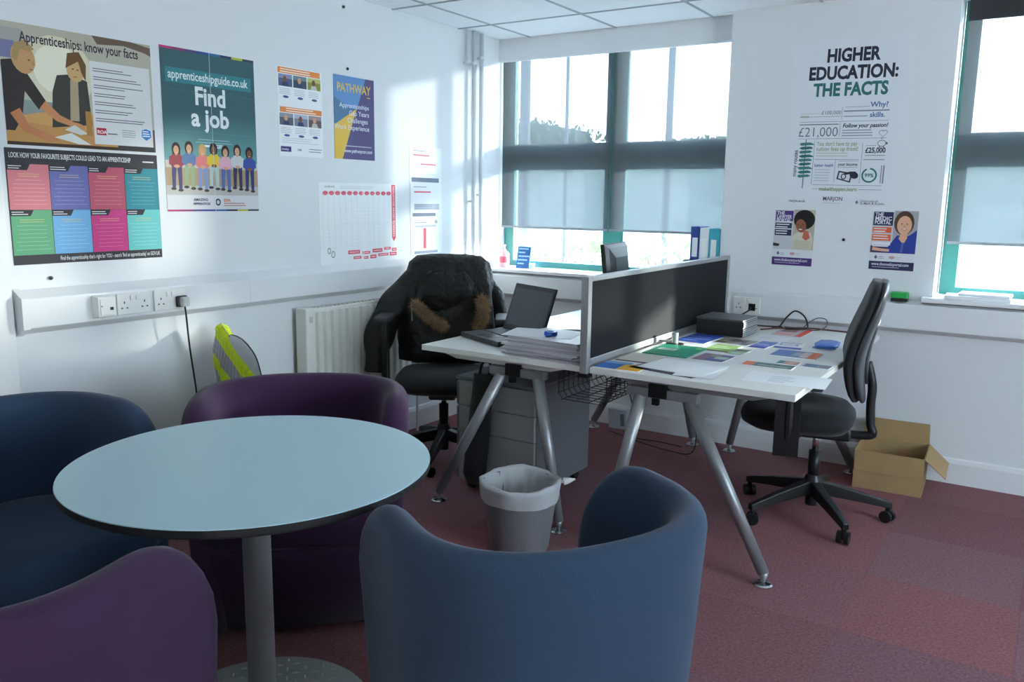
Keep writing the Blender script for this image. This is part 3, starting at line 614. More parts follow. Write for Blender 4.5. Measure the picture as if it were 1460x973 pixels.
p.text('MARJON', 0.21, 0.020, 0.028, (96, 90, 104), 0.0003, width=0.095); p.lines(0.21, 0.30, 0.008, 1, 0.01, (180, 180, 190), 0.002, 0); p.text('marjon.ac.uk', 0.035, 0.008, 0.020, (70, 76, 90), 0.0002, width=0.085)
p.poly([(0.37, 0.014), (0.378, 0.004), (0.386, 0.014), (0.378, 0.024)], (120, 130, 140)); p.text('University of', 0.395, 0.016, 0.016, (110, 116, 130)); p.text('St Mark & St John', 0.395, 0.004, 0.016, (110, 116, 130), 0.0001)
p.done()
# I/J: two small portal flyers
def flyer(label, x, z, rot, head, headcol, blocks, bodycol, hair, skin, foot, kind):
    p = Poster('flyer', label, 'flyer', Bw(x, z), 0.21, 0.297, P(222, 224, 230), rot=rot)
    p.rect(0.0, 0.085, 0.11, 0.29, (200, 200, 206), 'photo'); p.rect(0.10, 0.085, 0.21, 0.297, (166, 164, 168) if kind else (186, 176, 160), 'photo')
    if kind:
        p.rect(0.0, 0.085, 0.11, 0.12, (70, 62, 90), 'photo'); p.ell(0.148, 0.237, 0.046, 0.06, hair, 'photo')
        p.poly([(0.06, 0.086), (0.085, 0.12), (0.12, 0.175), (0.175, 0.175), (0.21, 0.205), (0.21, 0.086)], bodycol, 'photo')
        p.poly([(0.128, 0.16), (0.14, 0.19), (0.165, 0.19), (0.168, 0.165), (0.152, 0.13)], skin, 'photo'); p.ell(0.15, 0.226, 0.034, 0.047, skin, 'photo'); p.limb([(0.145, 0.09), (0.15, 0.14)], 0.012, 0.01, (90, 100, 170), 'photo')
        p.limb([(0.01, 0.105), (0.05, 0.1), (0.09, 0.098)], 0.016, 0.012, skin, 'photo'); hx, hy = 0.15, 0.226
    else:
        p.poly([(0.10, 0.09), (0.10, 0.16), (0.13, 0.18), (0.19, 0.18), (0.205, 0.15), (0.205, 0.09)], bodycol, 'photo'); p.ell(0.155, 0.245, 0.055, 0.052, hair, 'photo'); p.ell(0.14, 0.212, 0.027, 0.036, skin, 'photo', a=0.3)
        p.poly([(0.15, 0.15), (0.158, 0.19), (0.18, 0.185), (0.19, 0.15), (0.17, 0.135)], (200, 104, 88), 'photo'); p.poly([(0.102, 0.085), (0.102, 0.14), (0.2, 0.135), (0.205, 0.085)], (206, 200, 178), 'photo'); hx, hy = 0.138, 0.212
        p.lines(0.11, 0.195, 0.13, 5, 0.009, (170, 164, 146), 0.0015)
    for s in (-1, 1): p.ell(hx+s*0.012, hy+0.006, 0.0038, 0.0022, (50, 36, 34), 'photo')
    p.ell(hx, hy-0.019, 0.012, 0.0045, (170, 90, 84), 'photo'); p.ell(hx, hy-0.0185, 0.0095, 0.0026, (236, 226, 222), 'photo'); p.ell(hx, hy-0.004, 0.004, 0.007, tuple(int(v*0.88) for v in skin), 'photo')
    p.rect(0.004, 0.235 if not kind else 0.222, 0.096, 0.29, headcol)
    for k, s in enumerate(head): p.text(s, 0.01, 0.268-k*0.0195, 0.026, (232, 230, 238), 0.0006, width=(0.04, 0.078, 0.076)[k])
    for (y0, y1, c) in blocks: p.rect(0.004, y0, 0.092, y1, c); p.lines(0.009, 0.085, y1-0.006, 2, 0.013, (230, 228, 234), 0.005, 0.3)
    if not kind: p.poly([(0.0, 0.1), (0.03, 0.1), (0.035, 0.112), (0.0, 0.118)], (60, 50, 60), 'photo')
    p.rect(0, 0.042, 0.21, 0.085, (222, 223, 228)); p.poly([(0.022, 0.062), (0.03, 0.052), (0.038, 0.062), (0.03, 0.074)], (90, 100, 130)); p.lines(0.042, 0.07, 0.066, 2, 0.008, (160, 164, 176), 0.003); p.ell(0.105, 0.063, 0.014, 0.008, (206, 160, 160)); p.lines(0.12, 0.15, 0.066, 2, 0.008, (180, 180, 190), 0.002)
    p.rect(0, 0.0, 0.21, 0.042, foot); p.text('www.the%sportal.com' % ('medic' if kind else 'lawyer'), 0.012, 0.021, 0.022, (224, 222, 232), 0.0003, width=0.175); p.lines(0.015, 0.16, 0.014, 1, 0.01, (180, 176, 196), 0.003, 0.2)
    p.done()
flyer('purple-footed flyer with a laughing person with dark curly hair', 1.872, 1.049, -0.01, ('THE', 'LAWYER', 'PORTAL'), (88, 56, 130), [(0.197, 0.225, (44, 46, 78)), (0.158, 0.19, (44, 46, 78))], (214, 206, 190), (30, 26, 28), (150, 92, 70), (76, 50, 120), 0)
flyer('navy and orange flyer with a smiling person in a blue top', 2.366, 1.052, -0.006, ('THE', 'MEDIC', 'PORTAL'), (40, 44, 84), [(0.186, 0.214, (232, 110, 66)), (0.146, 0.178, (232, 110, 66)), (0.124, 0.14, (226, 224, 230))], (44, 66, 150), (86, 64, 50), (226, 172, 142), (44, 46, 84), 1)
for (mt, lab) in ((onback(2.235, 1.195, YP), 'small black screw plug in the wall between the two flyers'), (onleft(-3.0, 1.065, 0.0), 'tiny dark nail below the coloured panel poster'), (onleft(-1.42, 2.33, 0.0), 'tiny dark nail high above the violet and yellow poster'), (onleft(-1.4, 2.03, 0.0), 'tiny nail just above the violet and yellow poster')):
    t = thing('wall_fixing', lab, 'nail'); t.matrix_world = mt
    MB().cyl((0, 0, -0.004), (0, 0, 0.006), 0.003).build('shank', DARKM, t); MB().lathe([(0.004, 0.004), (0.008, 0.006), (0.007, 0.010), (0.002, 0.011)], n=10).build('head', DARKM, t)

#@@PART2
# ------------------------------------------------------------------ round table
t = thing('round_table', 'round pale blue pedestal table with black edge among the tub chairs', 'table', (1.507, -3.322, 0))
TOPM = M('table_laminate', (176, 210, 220), 0.32, var=(2, 0.01))
MB().lathe([(0.440, 0.7145), (0.448, 0.7155), (0.4475, 0.7175), (0.43, 0.718)], n=96).build('table_top', TOPM, t)
MB().lathe([(0.40, 0.692), (0.44, 0.693), (0.4485, 0.700), (0.4485, 0.7150), (0.44, 0.7152)], n=96).build('edge_band', M('edge_black', (28, 28, 32), 0.5), t)
MB().cyl((0, 0, 0.012), (0, 0, 0.69), 0.036, n=28).build('pole', M('brushed_steel', (158, 160, 160), 0.42, 0.35), t, smooth=False)
MB().box(-0.2, 0.2, -0.02, 0.02, 0.676, 0.692).box(-0.02, 0.02, -0.2, 0.2, 0.676, 0.692).build('top_spider', DARKM, t)
MB().lathe([(0.285, 0.0), (0.287, 0.006), (0.28, 0.010), (0.06, 0.016), (0.045, 0.03), (0.037, 0.034)], n=64).build('base_plate', M('base_steel', (176, 182, 178), 0.42, 0.35), t, smooth=False)
m = MB()
for i in range(-7, 8):
    for j in range(-7, 8):
        x, y = i*0.036, j*0.036; r = math.hypot(x, y)
        if r > 0.262 or r < 0.07: continue
        a = PI/4 if (i+j) % 2 else -PI/4; z = 0.0108+(0.28-r)/0.22*0.006
        mt = Matrix.Translation((x, y, z)) @ Matrix.Rotation(a, 4, 'Z')
        m.add([mt @ Vector(v) for v in ((-0.014, 0, -0.001), (0, -0.005, -0.001), (0.014, 0, -0.001), (0, 0.005, -0.001), (0, 0, 0.0045))], [(0, 1, 4), (1, 2, 4), (2, 3, 4), (3, 0, 4)])
o = m.build('tread_bumps', M('base_steel', (176, 182, 178), 0.42, 0.35), t); o['kind'] = 'stuff'

# ------------------------------------------------------------------ tub chairs
def tub_chair(label, loc, face, fab, Ht=0.742):
    t = thing('tub_chair', label, 'chair', loc, math.radians(face-90))
    hw, yb, yf = 0.36, -0.335, 0.27; th = 0.085
    cl = []                                             # mid-line of the wrap, right front -> back -> left front
    n = 14
    for k in range(n): cl.append((hw-th/2-0.006*(1-k/n), yf-(yf+0.02)*k/n))
    nb = 30; e = 2.35
    for k in range(nb+1):
        a = PI*k/nb; c, s_ = math.cos(a), math.sin(a)
        cl.append(((hw-th/2)*math.copysign(abs(c)**(2/e), c), -0.02-(-yb-0.02-th/2)*abs(s_)**(2/e)))
    for k in range(1, n+1): cl.append((-(hw-th/2-0.006*(k/n)), -0.02+(yf+0.02)*k/n))
    cl = [Vector(c) for c in cl]
    d = [0.0]
    for a, b in zip(cl, cl[1:]): d.append(d[-1]+(b-a).length)
    L = d[-1]; rings = []; zs = 0.37; D = 0.24; pw = 2.4
    inner_low = []
    for i, c in enumerate(cl):
        tg = (cl[min(i+1, len(cl)-1)]-cl[max(i-1, 0)]).normalized(); nrm = Vector((-tg.y, tg.x))      # outward test below
        if nrm.dot(c-Vector((0, 0.0))) < 0: nrm = -nrm
        if abs(c.x) > 0.2 and c.y > -0.02: nrm = Vector((math.copysign(1, c.x), 0))
        dd = min(d[i], L-d[i]); q = min(dd/D, 1.0); h = zs+(Ht-zs)*(1-(1-q)**pw)**(1/pw)
        hth = th/2*(math.sqrt(max(0, 1-(1-min(dd/0.05, 1))**2))*0.92+0.08)
        prof = []
        def P3(off, z):
            tap = 0.05*(1-z/Ht)**1.1
            return (c.x+nrm.x*(off-tap), c.y+nrm.y*(off-tap)*(0.9), z)
        rz = 0.05
        for z in (0.03, 0.12, 0.24, 0.34): prof.append(P3(hth, min(z, h-rz-0.01)))
        for f in (0.45, 0.8): prof.append(P3(hth, max(0.34, 0.34+(h-rz-0.34)*f) if h-rz > 0.35 else h-rz-0.005))
        for k in range(9):
            a = PI*k/8; prof.append(P3(hth*math.cos(a), h-rz+rz*math.sin(a)))
        for f in (0.7, 0.35): prof.append(P3(-hth, 0.30+(h-rz-0.30)*f if h-rz > 0.31 else h-rz-0.005))
        prof.append(P3(-hth, 0.30)); prof.append(P3(-hth, 0.03))
        inner_low.append(Vector((c.x-nrm.x*(hth*0.9+0.02), c.y-nrm.y*(hth*0.9+0.02))))
        rings.append(prof)
    MB().rings(rings).build('wrap_shell', fab, t, smooth=True)
    # seat and front panel fill the inside of the wrap
    front = [(x, 0.25+0.035*(1-(x/0.31)**2)) for x in [-0.285+0.57*k/12 for k in range(13)]]
    back = [(v.x*1.02, v.y) for v in inner_low if v.y < 0.215]
    loop = [Vector(v) for v in back]+[Vector(v) for v in front]
    cen = Vector((0, -0.02))
    def lp(k, z): return [(cen.x+(v.x-cen.x)*k, cen.y+(v.y-cen.y)*k, z) for v in loop]
    MB().rings([lp(0.995, 0.305), lp(1.03, 0.32), lp(1.035, 0.37), lp(1.01, 0.40), lp(0.94, 0.415), lp(0.7, 0.424), lp(0.3, 0.428)]).build('seat_cushion', fab, t, smooth=True)
    MB().rings([lp(0.90, 0.03), lp(0.99, 0.28), lp(0.985, 0.303)]).build('front_panel', fab, t, smooth=True)
    for sx, sy in ((-0.2, -0.2), (0.2, -0.2), (-0.2, 0.17), (0.2, 0.17)):
        MB().cyl((sx, sy, 0), (sx, sy, 0.035), 0.022, 0.026, 12).build('glide', BLACKP, t)
    return t
tub_chair('blue fabric tub chair standing beside the waste bin, its back rounded', (2.262, -3.165, 0), 150, BLUEF)
tub_chair('purple fabric tub chair tucked under the table in front of the hi-vis vest', (1.10, -2.785, 0), -48, PURPF)
tub_chair('dark blue fabric tub chair tucked under the table below the wall sockets', (0.68, -3.51, 0), 4, BLUEF)
tub_chair('purple fabric tub chair on the table side farthest from the radiator', (1.53, -3.985, 0), 106, PURPF)

# ------------------------------------------------------------------ desks
def desk(label, x0, x1, mir):
    t = thing('office_desk', label, 'desk', (0, 0, 0))
    y0, y1 = -1.80, -0.20; zt = 0.73
    box('desk_top', x0, x1, y0, y1, zt-0.025, zt, DESKW, t, bevel=0.002)
    xi, xo = (x1-0.095, x0+0.075) if mir else (x0+0.075, x1-0.075)      # inner and outer feet
    ti, to = (x1-0.225, x0+0.40) if mir else (x0+0.20, x1-0.40)
    box('side_beam', min(ti, to)+0.02, min(ti, to)+0.07, y0+0.05, y1-0.05, 0.655, 0.703, LEGM, t)
    box('side_beam', max(ti, to)-0.07, max(ti, to)-0.02, y0+0.05, y1-0.05, 0.655, 0.703, LEGM, t)
    MB().prism([(x0+0.06, 0.705), (x0+0.16, 0.678), (x1-0.16, 0.678), (x1-0.06, 0.705)], 1, y0+0.045, y0+0.06).build('end_fillet', DESKW if mir else LEGM, t); MB().prism([(x0+0.06, 0.705), (x0+0.16, 0.678), (x1-0.16, 0.678), (x1-0.06, 0.705)], 1, y1-0.06, y1-0.045).build('end_fillet', DESKW if mir else LEGM, t)
    for ye, s in ((y0, 1), (y1, -1)):
        ya = ye+s*0.035
        eb = box('end_bar', min(ti, to)-0.055, max(ti, to)+0.015+0.02, min(ya, ya+s*0.045), max(ya, ya+s*0.045), 0.635, 0.672, LEGM, t, bevel=0.003)
        cx = (ti+to)/2-0.02
        box('clamp', cx-0.04, cx+0.035, min(ya-s*0.006, ya+s*0.05), max(ya-s*0.006, ya+s*0.05), 0.638, 0.69, DARKM, eb, bevel=0.002)
        box('clamp_lug', cx-0.03, cx-0.005, min(ya+s*0.01, ya+s*0.03), max(ya+s*0.01, ya+s*0.03), 0.605, 0.64, DARKM, eb)
        for (xa, xb) in ((ti, xi), (to, xo)):
            l = MB().cyl((xa, ya+s*0.02, 0.64), (xb, ye+s*0.03, 0.045), 0.026, 0.021, 18).build('leg', LEGM, t, smooth=True)
            g = MB().cyl((xb, ye+s*0.03, 0.05), (xb, ye+s*0.03, 0.012), 0.02, 0.007, 14); g.build('leg_tip', LEGM, l, smooth=True)
            MB().lathe([(0.036, 0.0), (0.036, 0.004), (0.030, 0.009), (0.008, 0.013)], (xb, ye+s*0.03, 0.0), 24).build('foot_disc', CHROME, l)
    return t
desk('white desk with laptop and paper stack, beside the coat chair', 0.815, 1.622, True)
desk('white desk covered in leaflets and magazines beside the cardboard box', 1.668, 2.465, False)
# desk screen
t = thing('desk_screen', 'black fabric desk divider screen with silver frame between the desks', 'screen', (1.645, -1.0, 0.70))
x0, x1 = -0.017, 0.017; ya, yb_ = -0.815, 0.845
box('end_post', x0, x1, ya, ya+0.03, 0.0, 0.388, ALU, t, bevel=0.003); box('end_post', x0, x1, yb_-0.03, yb_, 0.035, 0.388, ALU, t, bevel=0.003)
box('top_rail', x0, x1, ya+0.03, yb_-0.03, 0.368, 0.388, ALU, t, bevel=0.003); box('bottom_rail', x0, x1, ya+0.03, yb_-0.03, 0.035, 0.062, ALU, t, bevel=0.003)
box('fabric_panel', x0+0.004, x1-0.004, ya+0.03, yb_-0.03, 0.062, 0.368, M('screen_fabric', (15, 17, 23), 0.95, bump=(900, 0.3, 0.001)), t)
box('post_foot', x0-0.004, x1+0.004, ya-0.003, ya+0.035, -0.012, 0.004, DARKM, t)
for yc in (-1.09, -0.45):
    c = MB().cyl((0.09, yc+1.0, 0.034), (0.09, yc+1.0, 0.085), 0.0145, n=18).build('clamp_knob', ALU, t, smooth=False)
    MB().lathe([(0.042, 0.0305), (0.042, 0.034), (0.02, 0.037)], (0.09, yc+1.0, 0), 20).build('clamp_plate', DARKM, c); box('clamp_arm', 0.012, 0.09, yc+0.992, yc+1.008, 0.036, 0.046, ALU, c)
# wire cable tray
t = thing('cable_tray', 'black wire cable basket hanging between the two desks', 'cable tray', (1.60, -1.0, 0.62))
m = MB(); lo = [(-0.11, 0.055), (-0.11, -0.03), (-0.09, -0.055), (0.09, -0.055), (0.11, -0.03), (0.11, 0.055)]
for k in range(34):
    y = -0.73+k*0.042; m.tube([(a, y, b) for a, b in lo], 0.0018, 4, sub=1)
for a, b in lo+[(-0.11, 0.012), (0.11, 0.012), (-0.03, -0.055), (0.03, -0.055)]: m.cyl((a, -0.74, b), (a, 0.67, b), 0.0022, n=5)
m.build('wire_basket', BLACKP, t)
m = MB()
for y in (-0.5, 0.4): m.box(-0.115, 0.115, y-0.01, y+0.01, 0.055, 0.084)
m.build('hanger', BLACKP, t)
t = thing('hanging_cable', 'thin black cable drooping from the tray to the skirting', 'cable', (1.30, -0.30, 0.0)); 
MB().tube([(-0.07, -0.3, 0.64), (-0.05, -0.25, 0.4), (-0.06, -0.12, 0.18), (-0.1, -0.06, 0.03), (0.05, 0.0, 0.004), (0.2, -0.02, 0.004)], 0.003, 6).build('flex', BLACKP, t, smooth=True)
t = thing('floor_cable', 'thin dark cable looping on the carpet under the leaflet desk', 'cable', (1.2, -0.45, 0.0))
MB().tube([(0.55, -0.55, 0.64), (0.56, -0.4, 0.35), (0.45, -0.1, 0.06), (0.25, 0.02, 0.005), (0.0, 0.1, 0.005), (-0.2, 0.2, 0.005)], 0.003, 6).build('flex', BLACKP, t, smooth=True)
t = thing('white_carton', 'small white carton leaning on the skirting under the desks', 'carton', (1.03, -0.155, 0.0), 0.05)
mt = Matrix.Rotation(0.18, 4, 'X'); MB().box(-0.06, 0.06, -0.03, 0.0, 0.006, 0.135, mt).build('carton_body', M('carton_white', (206, 214, 222), 0.5), t, bevel=0.003); MB().box(0.02, 0.045, -0.0308, -0.03, 0.03, 0.11, mt).build('carton_stripe', M('stripe_grey', (120, 130, 140), 0.5), t)

# pedestal
t = thing('drawer_pedestal', 'grey mobile drawer pedestal under the laptop desk', 'pedestal', (1.085, -1.34, 0))
PEDM = M('pedestal_grey', (150, 152, 150), 0.5); PEDD = M('pedestal_side', (104, 106, 112), 0.5)
box('carcass', -0.215, 0.215, -0.25, 0.26, 0.055, 0.545, PEDD, t, bevel=0.004)
box('pedestal_top', -0.22, 0.22, -0.272, 0.262, 0.545, 0.562, PEDD, t, bevel=0.003)
for (za, zb) in ((0.06, 0.30), (0.303, 0.42), (0.423, 0.54)):
    d = box('drawer_front', -0.214, 0.214, -0.268, -0.25, za, zb, PEDM, t, bevel=0.003)
    box('grip_strip', -0.214, -0.200, -0.2690, -0.268, za+0.006, zb-0.006, PEDD, d)
for sx in (-0.17, 0.17):
    for sy in (-0.2, 0.2): MB().cyl((sx-0.012, sy, 0.025), (sx+0.012, sy, 0.025), 0.025, n=16).cyl((sx, sy, 0.03), (sx, sy, 0.056), 0.012, n=8).build('castor', BLACKP, t)
t = thing('black_bag', 'slim black fabric bag hanging in front of the drawer pedestal', 'bag', (1.03, -1.665, 0.08))
rg = []
for k in range(13):
    f = k/12; z = 0.52*f; w = 0.062*(1-0.12*f)*(min(1, 0.55+f*6)); cx = -0.02+0.055*f; dp = 0.026*(math.sin(PI*min(1, f*1.1+0.12))**0.5)+0.006 if f < 0.8 else 0.016
    rg.append([(cx+w*math.cos(a)*abs(math.cos(a))**-0.35 if abs(math.cos(a)) > 1e-3 else cx, dp*math.sin(a), z) for a in [2*PI*i/20 for i in range(20)]])
MB().rings(rg).build('bag_body', BLACKF, t, smooth=True)
MB().tube([(0.01, 0, 0.515), (0.02, 0.012, 0.57), (0.06, 0.012, 0.57), (0.06, 0, 0.515)], 0.006, 8).build('strap', BLACKF, t, smooth=True)

# ------------------------------------------------------------------ office chairs
def office_chair(label, loc, face, seat_z=0.47, a0=0.0, back_h=0.52, lean=0.10, arms=True, arm_z=0.66, arm_w=0.29, shell=None, fwd=0.0, afw=0.0):
    t = thing('office_chair', label, 'chair', loc, math.radians(face-90))      # faces local +Y
    MB().lathe([(0.035, 0.10), (0.04, 0.12), (0.04, 0.16), (0.03, 0.19)], n=20).cyl((0, 0, 0.05), (0, 0, 0.1), 0.026, n=14).build('hub', BLACKP, t, smooth=False)
    MB().cyl((0, 0, 0.17), (0, 0, 0.30), 0.025, n=18).build('gas_sleeve', BLACKP, t, smooth=True)
    MB().cyl((0, 0, 0.30), (0, 0, seat_z-0.08), 0.014, n=14).build('gas_strut', CHROME, t, smooth=True)
    for k in range(5):
        a = math.radians(a0+72*k); ca, sa = math.cos(a), math.sin(a)
        mt = Matrix.Rotation(a, 4, 'Z')
        lg = MB().rings([[mt @ Vector(v) for v in ((0.03, -0.024, 0.105), (0.03, 0.024, 0.105), (0.03, 0.02, 0.165), (0.03, -0.02, 0.165))], [mt @ Vector(v) for v in ((0.2, -0.02, 0.085), (0.2, 0.02, 0.085), (0.2, 0.016, 0.128), (0.2, -0.016, 0.128))], [mt @ Vector(v) for v in ((0.335, -0.016, 0.065), (0.335, 0.016, 0.065), (0.335, 0.012, 0.092), (0.335, -0.012, 0.092))]]).build('base_leg', BLACKP, t, bevel=0.004)
        wx = 0.32
        cs = MB(); b = a+0.9
        c0 = Vector((wx*ca, wx*sa, 0)); ax = Vector((math.cos(b), math.sin(b), 0)); 
        for s in (-1, 1): cs.cyl(c0+ax*(s*0.024)+Vector((0, 0, 0.027)), c0+ax*(s*0.007)+Vector((0, 0, 0.027)), 0.0265, n=18)
        cs.cyl(c0+ax*0.008+Vector((0, 0, 0.027)), c0-ax*0.008+Vector((0, 0, 0.027)), 0.012, n=10)
        cs.cyl(c0+Vector((0, 0, 0.03)), c0+Vector((0, 0, 0.072)), 0.010, n=10)
        cs.build('castor', BLACKP, lg)
    box('mechanism', -0.07, 0.07, -0.14, 0.10, seat_z-0.105, seat_z-0.06, BLACKP, t, bevel=0.01)
    MB().tube([(-0.05, 0.06, seat_z-0.09), (-0.16, 0.08, seat_z-0.095), (-0.23, 0.09, seat_z-0.105)], 0.007, 8).build('lever', BLACKP, t, smooth=True)
    N = 32
    def se(hx, hy, z, cy=0.0, e=3.2, zf=0.0):
        out = []
        for i in range(N):
            a = 2*PI*i/N; c, s_ = math.cos(a), math.sin(a); x = hx*math.copysign(abs(c)**(2/e), c); y = cy+hy*math.copysign(abs(s_)**(2/e), s_)
            out.append((x, y+fwd, z+zf*max(0, y)**2))
        return out
    rg = [se(0.14, 0.14, seat_z-0.065), se(0.215, 0.205, seat_z-0.055, 0.01), se(0.245, 0.235, seat_z-0.02, 0.015, zf=-0.25), se(0.248, 0.24, seat_z+0.01, 0.015, zf=-0.35), se(0.225, 0.215, seat_z+0.035, 0.015, zf=-0.45), se(0.14, 0.14, seat_z+0.045, 0.01, zf=-0.4), se(0.05, 0.05, seat_z+0.04, 0.0)]
    MB().rings(rg).build('seat', BLACKF, t, smooth=True)
    bb = seat_z+0.09                                     # bottom of the backrest
    MB().tube([(0, -0.10, seat_z-0.085), (0, -0.22, seat_z-0.08), (0, -0.285+fwd, seat_z-0.03), (0, -0.30+fwd*1.3, seat_z+0.06), (0, -0.30+fwd*1.3, seat_z+0.14), (0, -0.275+fwd*1.3, seat_z+0.24)], 0.019, 10).build('back_bar', BLACKP, t, smooth=True)
    def br(f, inset, off, fr):
        z = bb+back_h*f; hw = (0.185+0.045*math.sin(PI*min(1, f*0.9+0.15)))*(1-inset)
        if f < 0.1: hw *= 0.72+0.28*(f/0.1)**0.5
        if f > 0.86: hw *= 0.62+0.38*(1-((f-0.86)/0.14)**2)**0.5
        y0 = -0.235+0.026*math.sin(PI*f*1.5)-lean*max(0, f-0.35)
        return z, hw, y0+fwd*1.3
    def brings(yo, th, k, inset):
        out = []
        for q in range(15):
            f = q/14; z, hw, y0 = br(f, inset, 0, 0); tk = th*(0.25+0.75*math.sin(PI*min(1, max(0, f*0.94+0.03)))**0.45)
            out.append([(hw*math.copysign(abs(math.cos(a))**0.75, math.cos(a)), y0+yo+tk*math.copysign(abs(math.sin(a))**0.75, math.sin(a))-0.35*(hw*math.cos(a))**2*(-1), z) for a in [2*PI*i/24 for i in range(24)]])
        return out
    bk = MB().rings(brings(0.0, 0.036, 0, 0.0)).build('backrest', BLACKF, t, smooth=True)
    MB().rings(brings(-0.03, 0.024, 0, 0.015)).build('back_shell', shell or BLACKP, bk, smooth=True)
    hb = []
    for q in range(9):
        f = 0.12+0.55*q/8; z, hw, y0 = br(f, 0, 0, 0); k = math.sin(PI*(0.12+0.76*q/8))**0.5
        hb.append([(0.06*k*c, y0-0.05+0.022*k*s, z) for c, s in [(math.cos(2*PI*i/14), math.sin(2*PI*i/14)) for i in range(14)]])
    MB().rings(hb).build('back_bracket', shell or BLACKP, t, smooth=True)
    if arms:
        for s in (-1, 1):
            ar = MB().tube([(s*0.14, -0.02+afw, seat_z-0.07), (s*(arm_w-0.03), -0.02+afw, seat_z-0.075), (s*arm_w, -0.02+afw, seat_z-0.03), (s*arm_w, -0.02+afw, arm_z-0.02)], 0.02, 10).box(s*arm_w-0.014, s*arm_w+0.014, -0.065+afw, 0.035+afw, seat_z-0.13 if afw else seat_z-0.09, arm_z-0.03).build('armrest', BLACKP, t, smooth=False)
            MB().rings([[(s*arm_w+0.042*x, -0.02+afw+0.125*y, arm_z-0.022) for x, y in ((-1, -.8), (-.8, -1), (.8, -1), (1, -.8), (1, .8), (.8, 1), (-.8, 1), (-1, .8))], [(s*arm_w+0.042*x, -0.02+afw+0.125*y, arm_z+0.004) for x, y in ((-1, -.8), (-.8, -1), (.8, -1), (1, -.8), (1, .8), (.8, 1), (-.8, 1), (-1, .8))]]).build('arm_pad', M('arm_pad', (52, 54, 60), 0.45), ar, bevel=0.008)
    return t
office_chair('black office chair on castors with its glossy back to the cardboard box', (2.36, -0.95, 0), 192, 0.475, 19-102, fwd=0.07, afw=0.13, lean=0.04, back_h=0.50, arm_z=0.655, arm_w=0.285, shell=M('shell_dark', (44, 48, 54), 0.28))
CH1 = (0.515, -1.25, 0); CF = -58
office_chair('black office chair draped with a fur-trimmed coat near the radiator', CH1, CF, 0.445, 10, back_h=0.52, arm_z=0.768, arm_w=0.31)

# coat over the chair
t = thing('coat', 'black hooded coat with brown fur trim draped over an office chair', 'coat', CH1, math.radians(CF-90))
COAT = M('coat_black', (12, 12, 14), 0.6, bump=(9, 1.0, 0.05), var=(8, 0.15))
def coat_ring(z, hw, yf, yb, ph):
    out = []; n = 40
    for i in range(n):
        a = 2*PI*i/n; c, s_ = math.cos(a), math.sin(a)
        x = hw*math.copysign(abs(c)**0.7, c); y = (yf+yb)/2+(yf-yb)/2*math.copysign(abs(s_)**0.8, s_)
        f = 0.012*math.sin(a*7+ph*2)*min(1, (1.10-z)/0.25)+0.006*math.sin(a*13+ph*3.3)*min(1, (1.10-z)/0.25)
        out.append((x+f*c, y+f*s_, z))
    return out
MB().rings([coat_ring(0.50, 0.255, -0.09, -0.37, 0.1), coat_ring(0.555, 0.26, -0.085, -0.37, 0.3), coat_ring(0.62, 0.265, -0.085, -0.375, 0.6), coat_ring(0.72, 0.262, -0.10, -0.375, 1.0), coat_ring(0.82, 0.255, -0.125, -0.375, 1.3), coat_ring(0.90, 0.25, -0.15, -0.375, 1.5), coat_ring(0.97, 0.24, -0.18, -0.375, 1.7), coat_ring(1.03, 0.222, -0.205, -0.37, 1.9), coat_ring(1.065, 0.18, -0.235, -0.355, 2.0), coat_ring(1.075, 0.10, -0.26, -0.33, 2.0)]).build('coat_body', COAT, t, smooth=True)
MB().tube([(0.15, -0.26, 0.97), (0.22, -0.24, 0.90), (0.29, -0.18, 0.79), (0.345, -0.10, 0.68), (0.365, -0.04, 0.56), (0.37, -0.02, 0.46)], lambda f: 0.05+0.035*math.sin(PI*min(1, f*1.1))+0.006*math.sin(f*21), 16).build('sleeve', COAT, t, smooth=True)
MB().tube([(-0.16, -0.29, 0.97), (-0.22, -0.30, 0.88), (-0.265, -0.30, 0.76), (-0.27, -0.28, 0.64)], lambda f: 0.045+0.02*math.sin(PI*f)+0.005*math.sin(f*17), 14).build('sleeve', COAT, t, smooth=True)
hd = []
for q in range(9):
    f = q/8; z = 0.99-0.22*f; w = 0.05+0.125*math.sin(PI*(0.12+0.62*f)); hd.append([(0.0+w*math.cos(a), -0.155+0.012*f+0.055*math.sin(PI*(0.1+0.8*f))*max(0, math.sin(a))+0.01*math.sin(a*5+q), z) for a in [2*PI*i/24 for i in range(24)]])
MB().rings(hd).build('hood', COAT, t, smooth=True)
FUR = M('fur', (160, 134, 102), 0.9, var=(25, 0.4)); 
def fur(pts, r, n):
    pts = [Vector(p) for p in pts]; m = MB()
    m.tube(pts, r*0.55, 8)
    for _ in range(n):
        k = random.random()*(len(pts)-1); i = min(int(k), len(pts)-2); c = pts[i].lerp(pts[i+1], k-i)
        d = Vector((random.gauss(0, 1), random.gauss(0.3, 0.8), random.gauss(0, 1))).normalized(); e = d.orthogonal().normalized()*0.0016; g = d.cross(e).normalized()*0.0016; l = r*random.uniform(0.7, 1.35); b = c+d*r*0.4; tip = b+d*l+Vector((0, 0, -0.008))
        m.add([b+e, b-e*0.5+g, b-e*0.5-g, tip], [(0, 1, 3), (1, 2, 3), (2, 0, 3)])
    o = m.build('fur_trim', FUR, t); o['kind'] = 'stuff'
fur([(0.165, -0.085, 0.825), (0.13, -0.07, 0.80), (0.09, -0.06, 0.765), (0.045, -0.06, 0.73), (0.0, -0.065, 0.71)], 0.03, 1700)
fur([(-0.19, -0.105, 0.855), (-0.205, -0.09, 0.81), (-0.20, -0.08, 0.76), (-0.175, -0.075, 0.71)], 0.032, 1700)
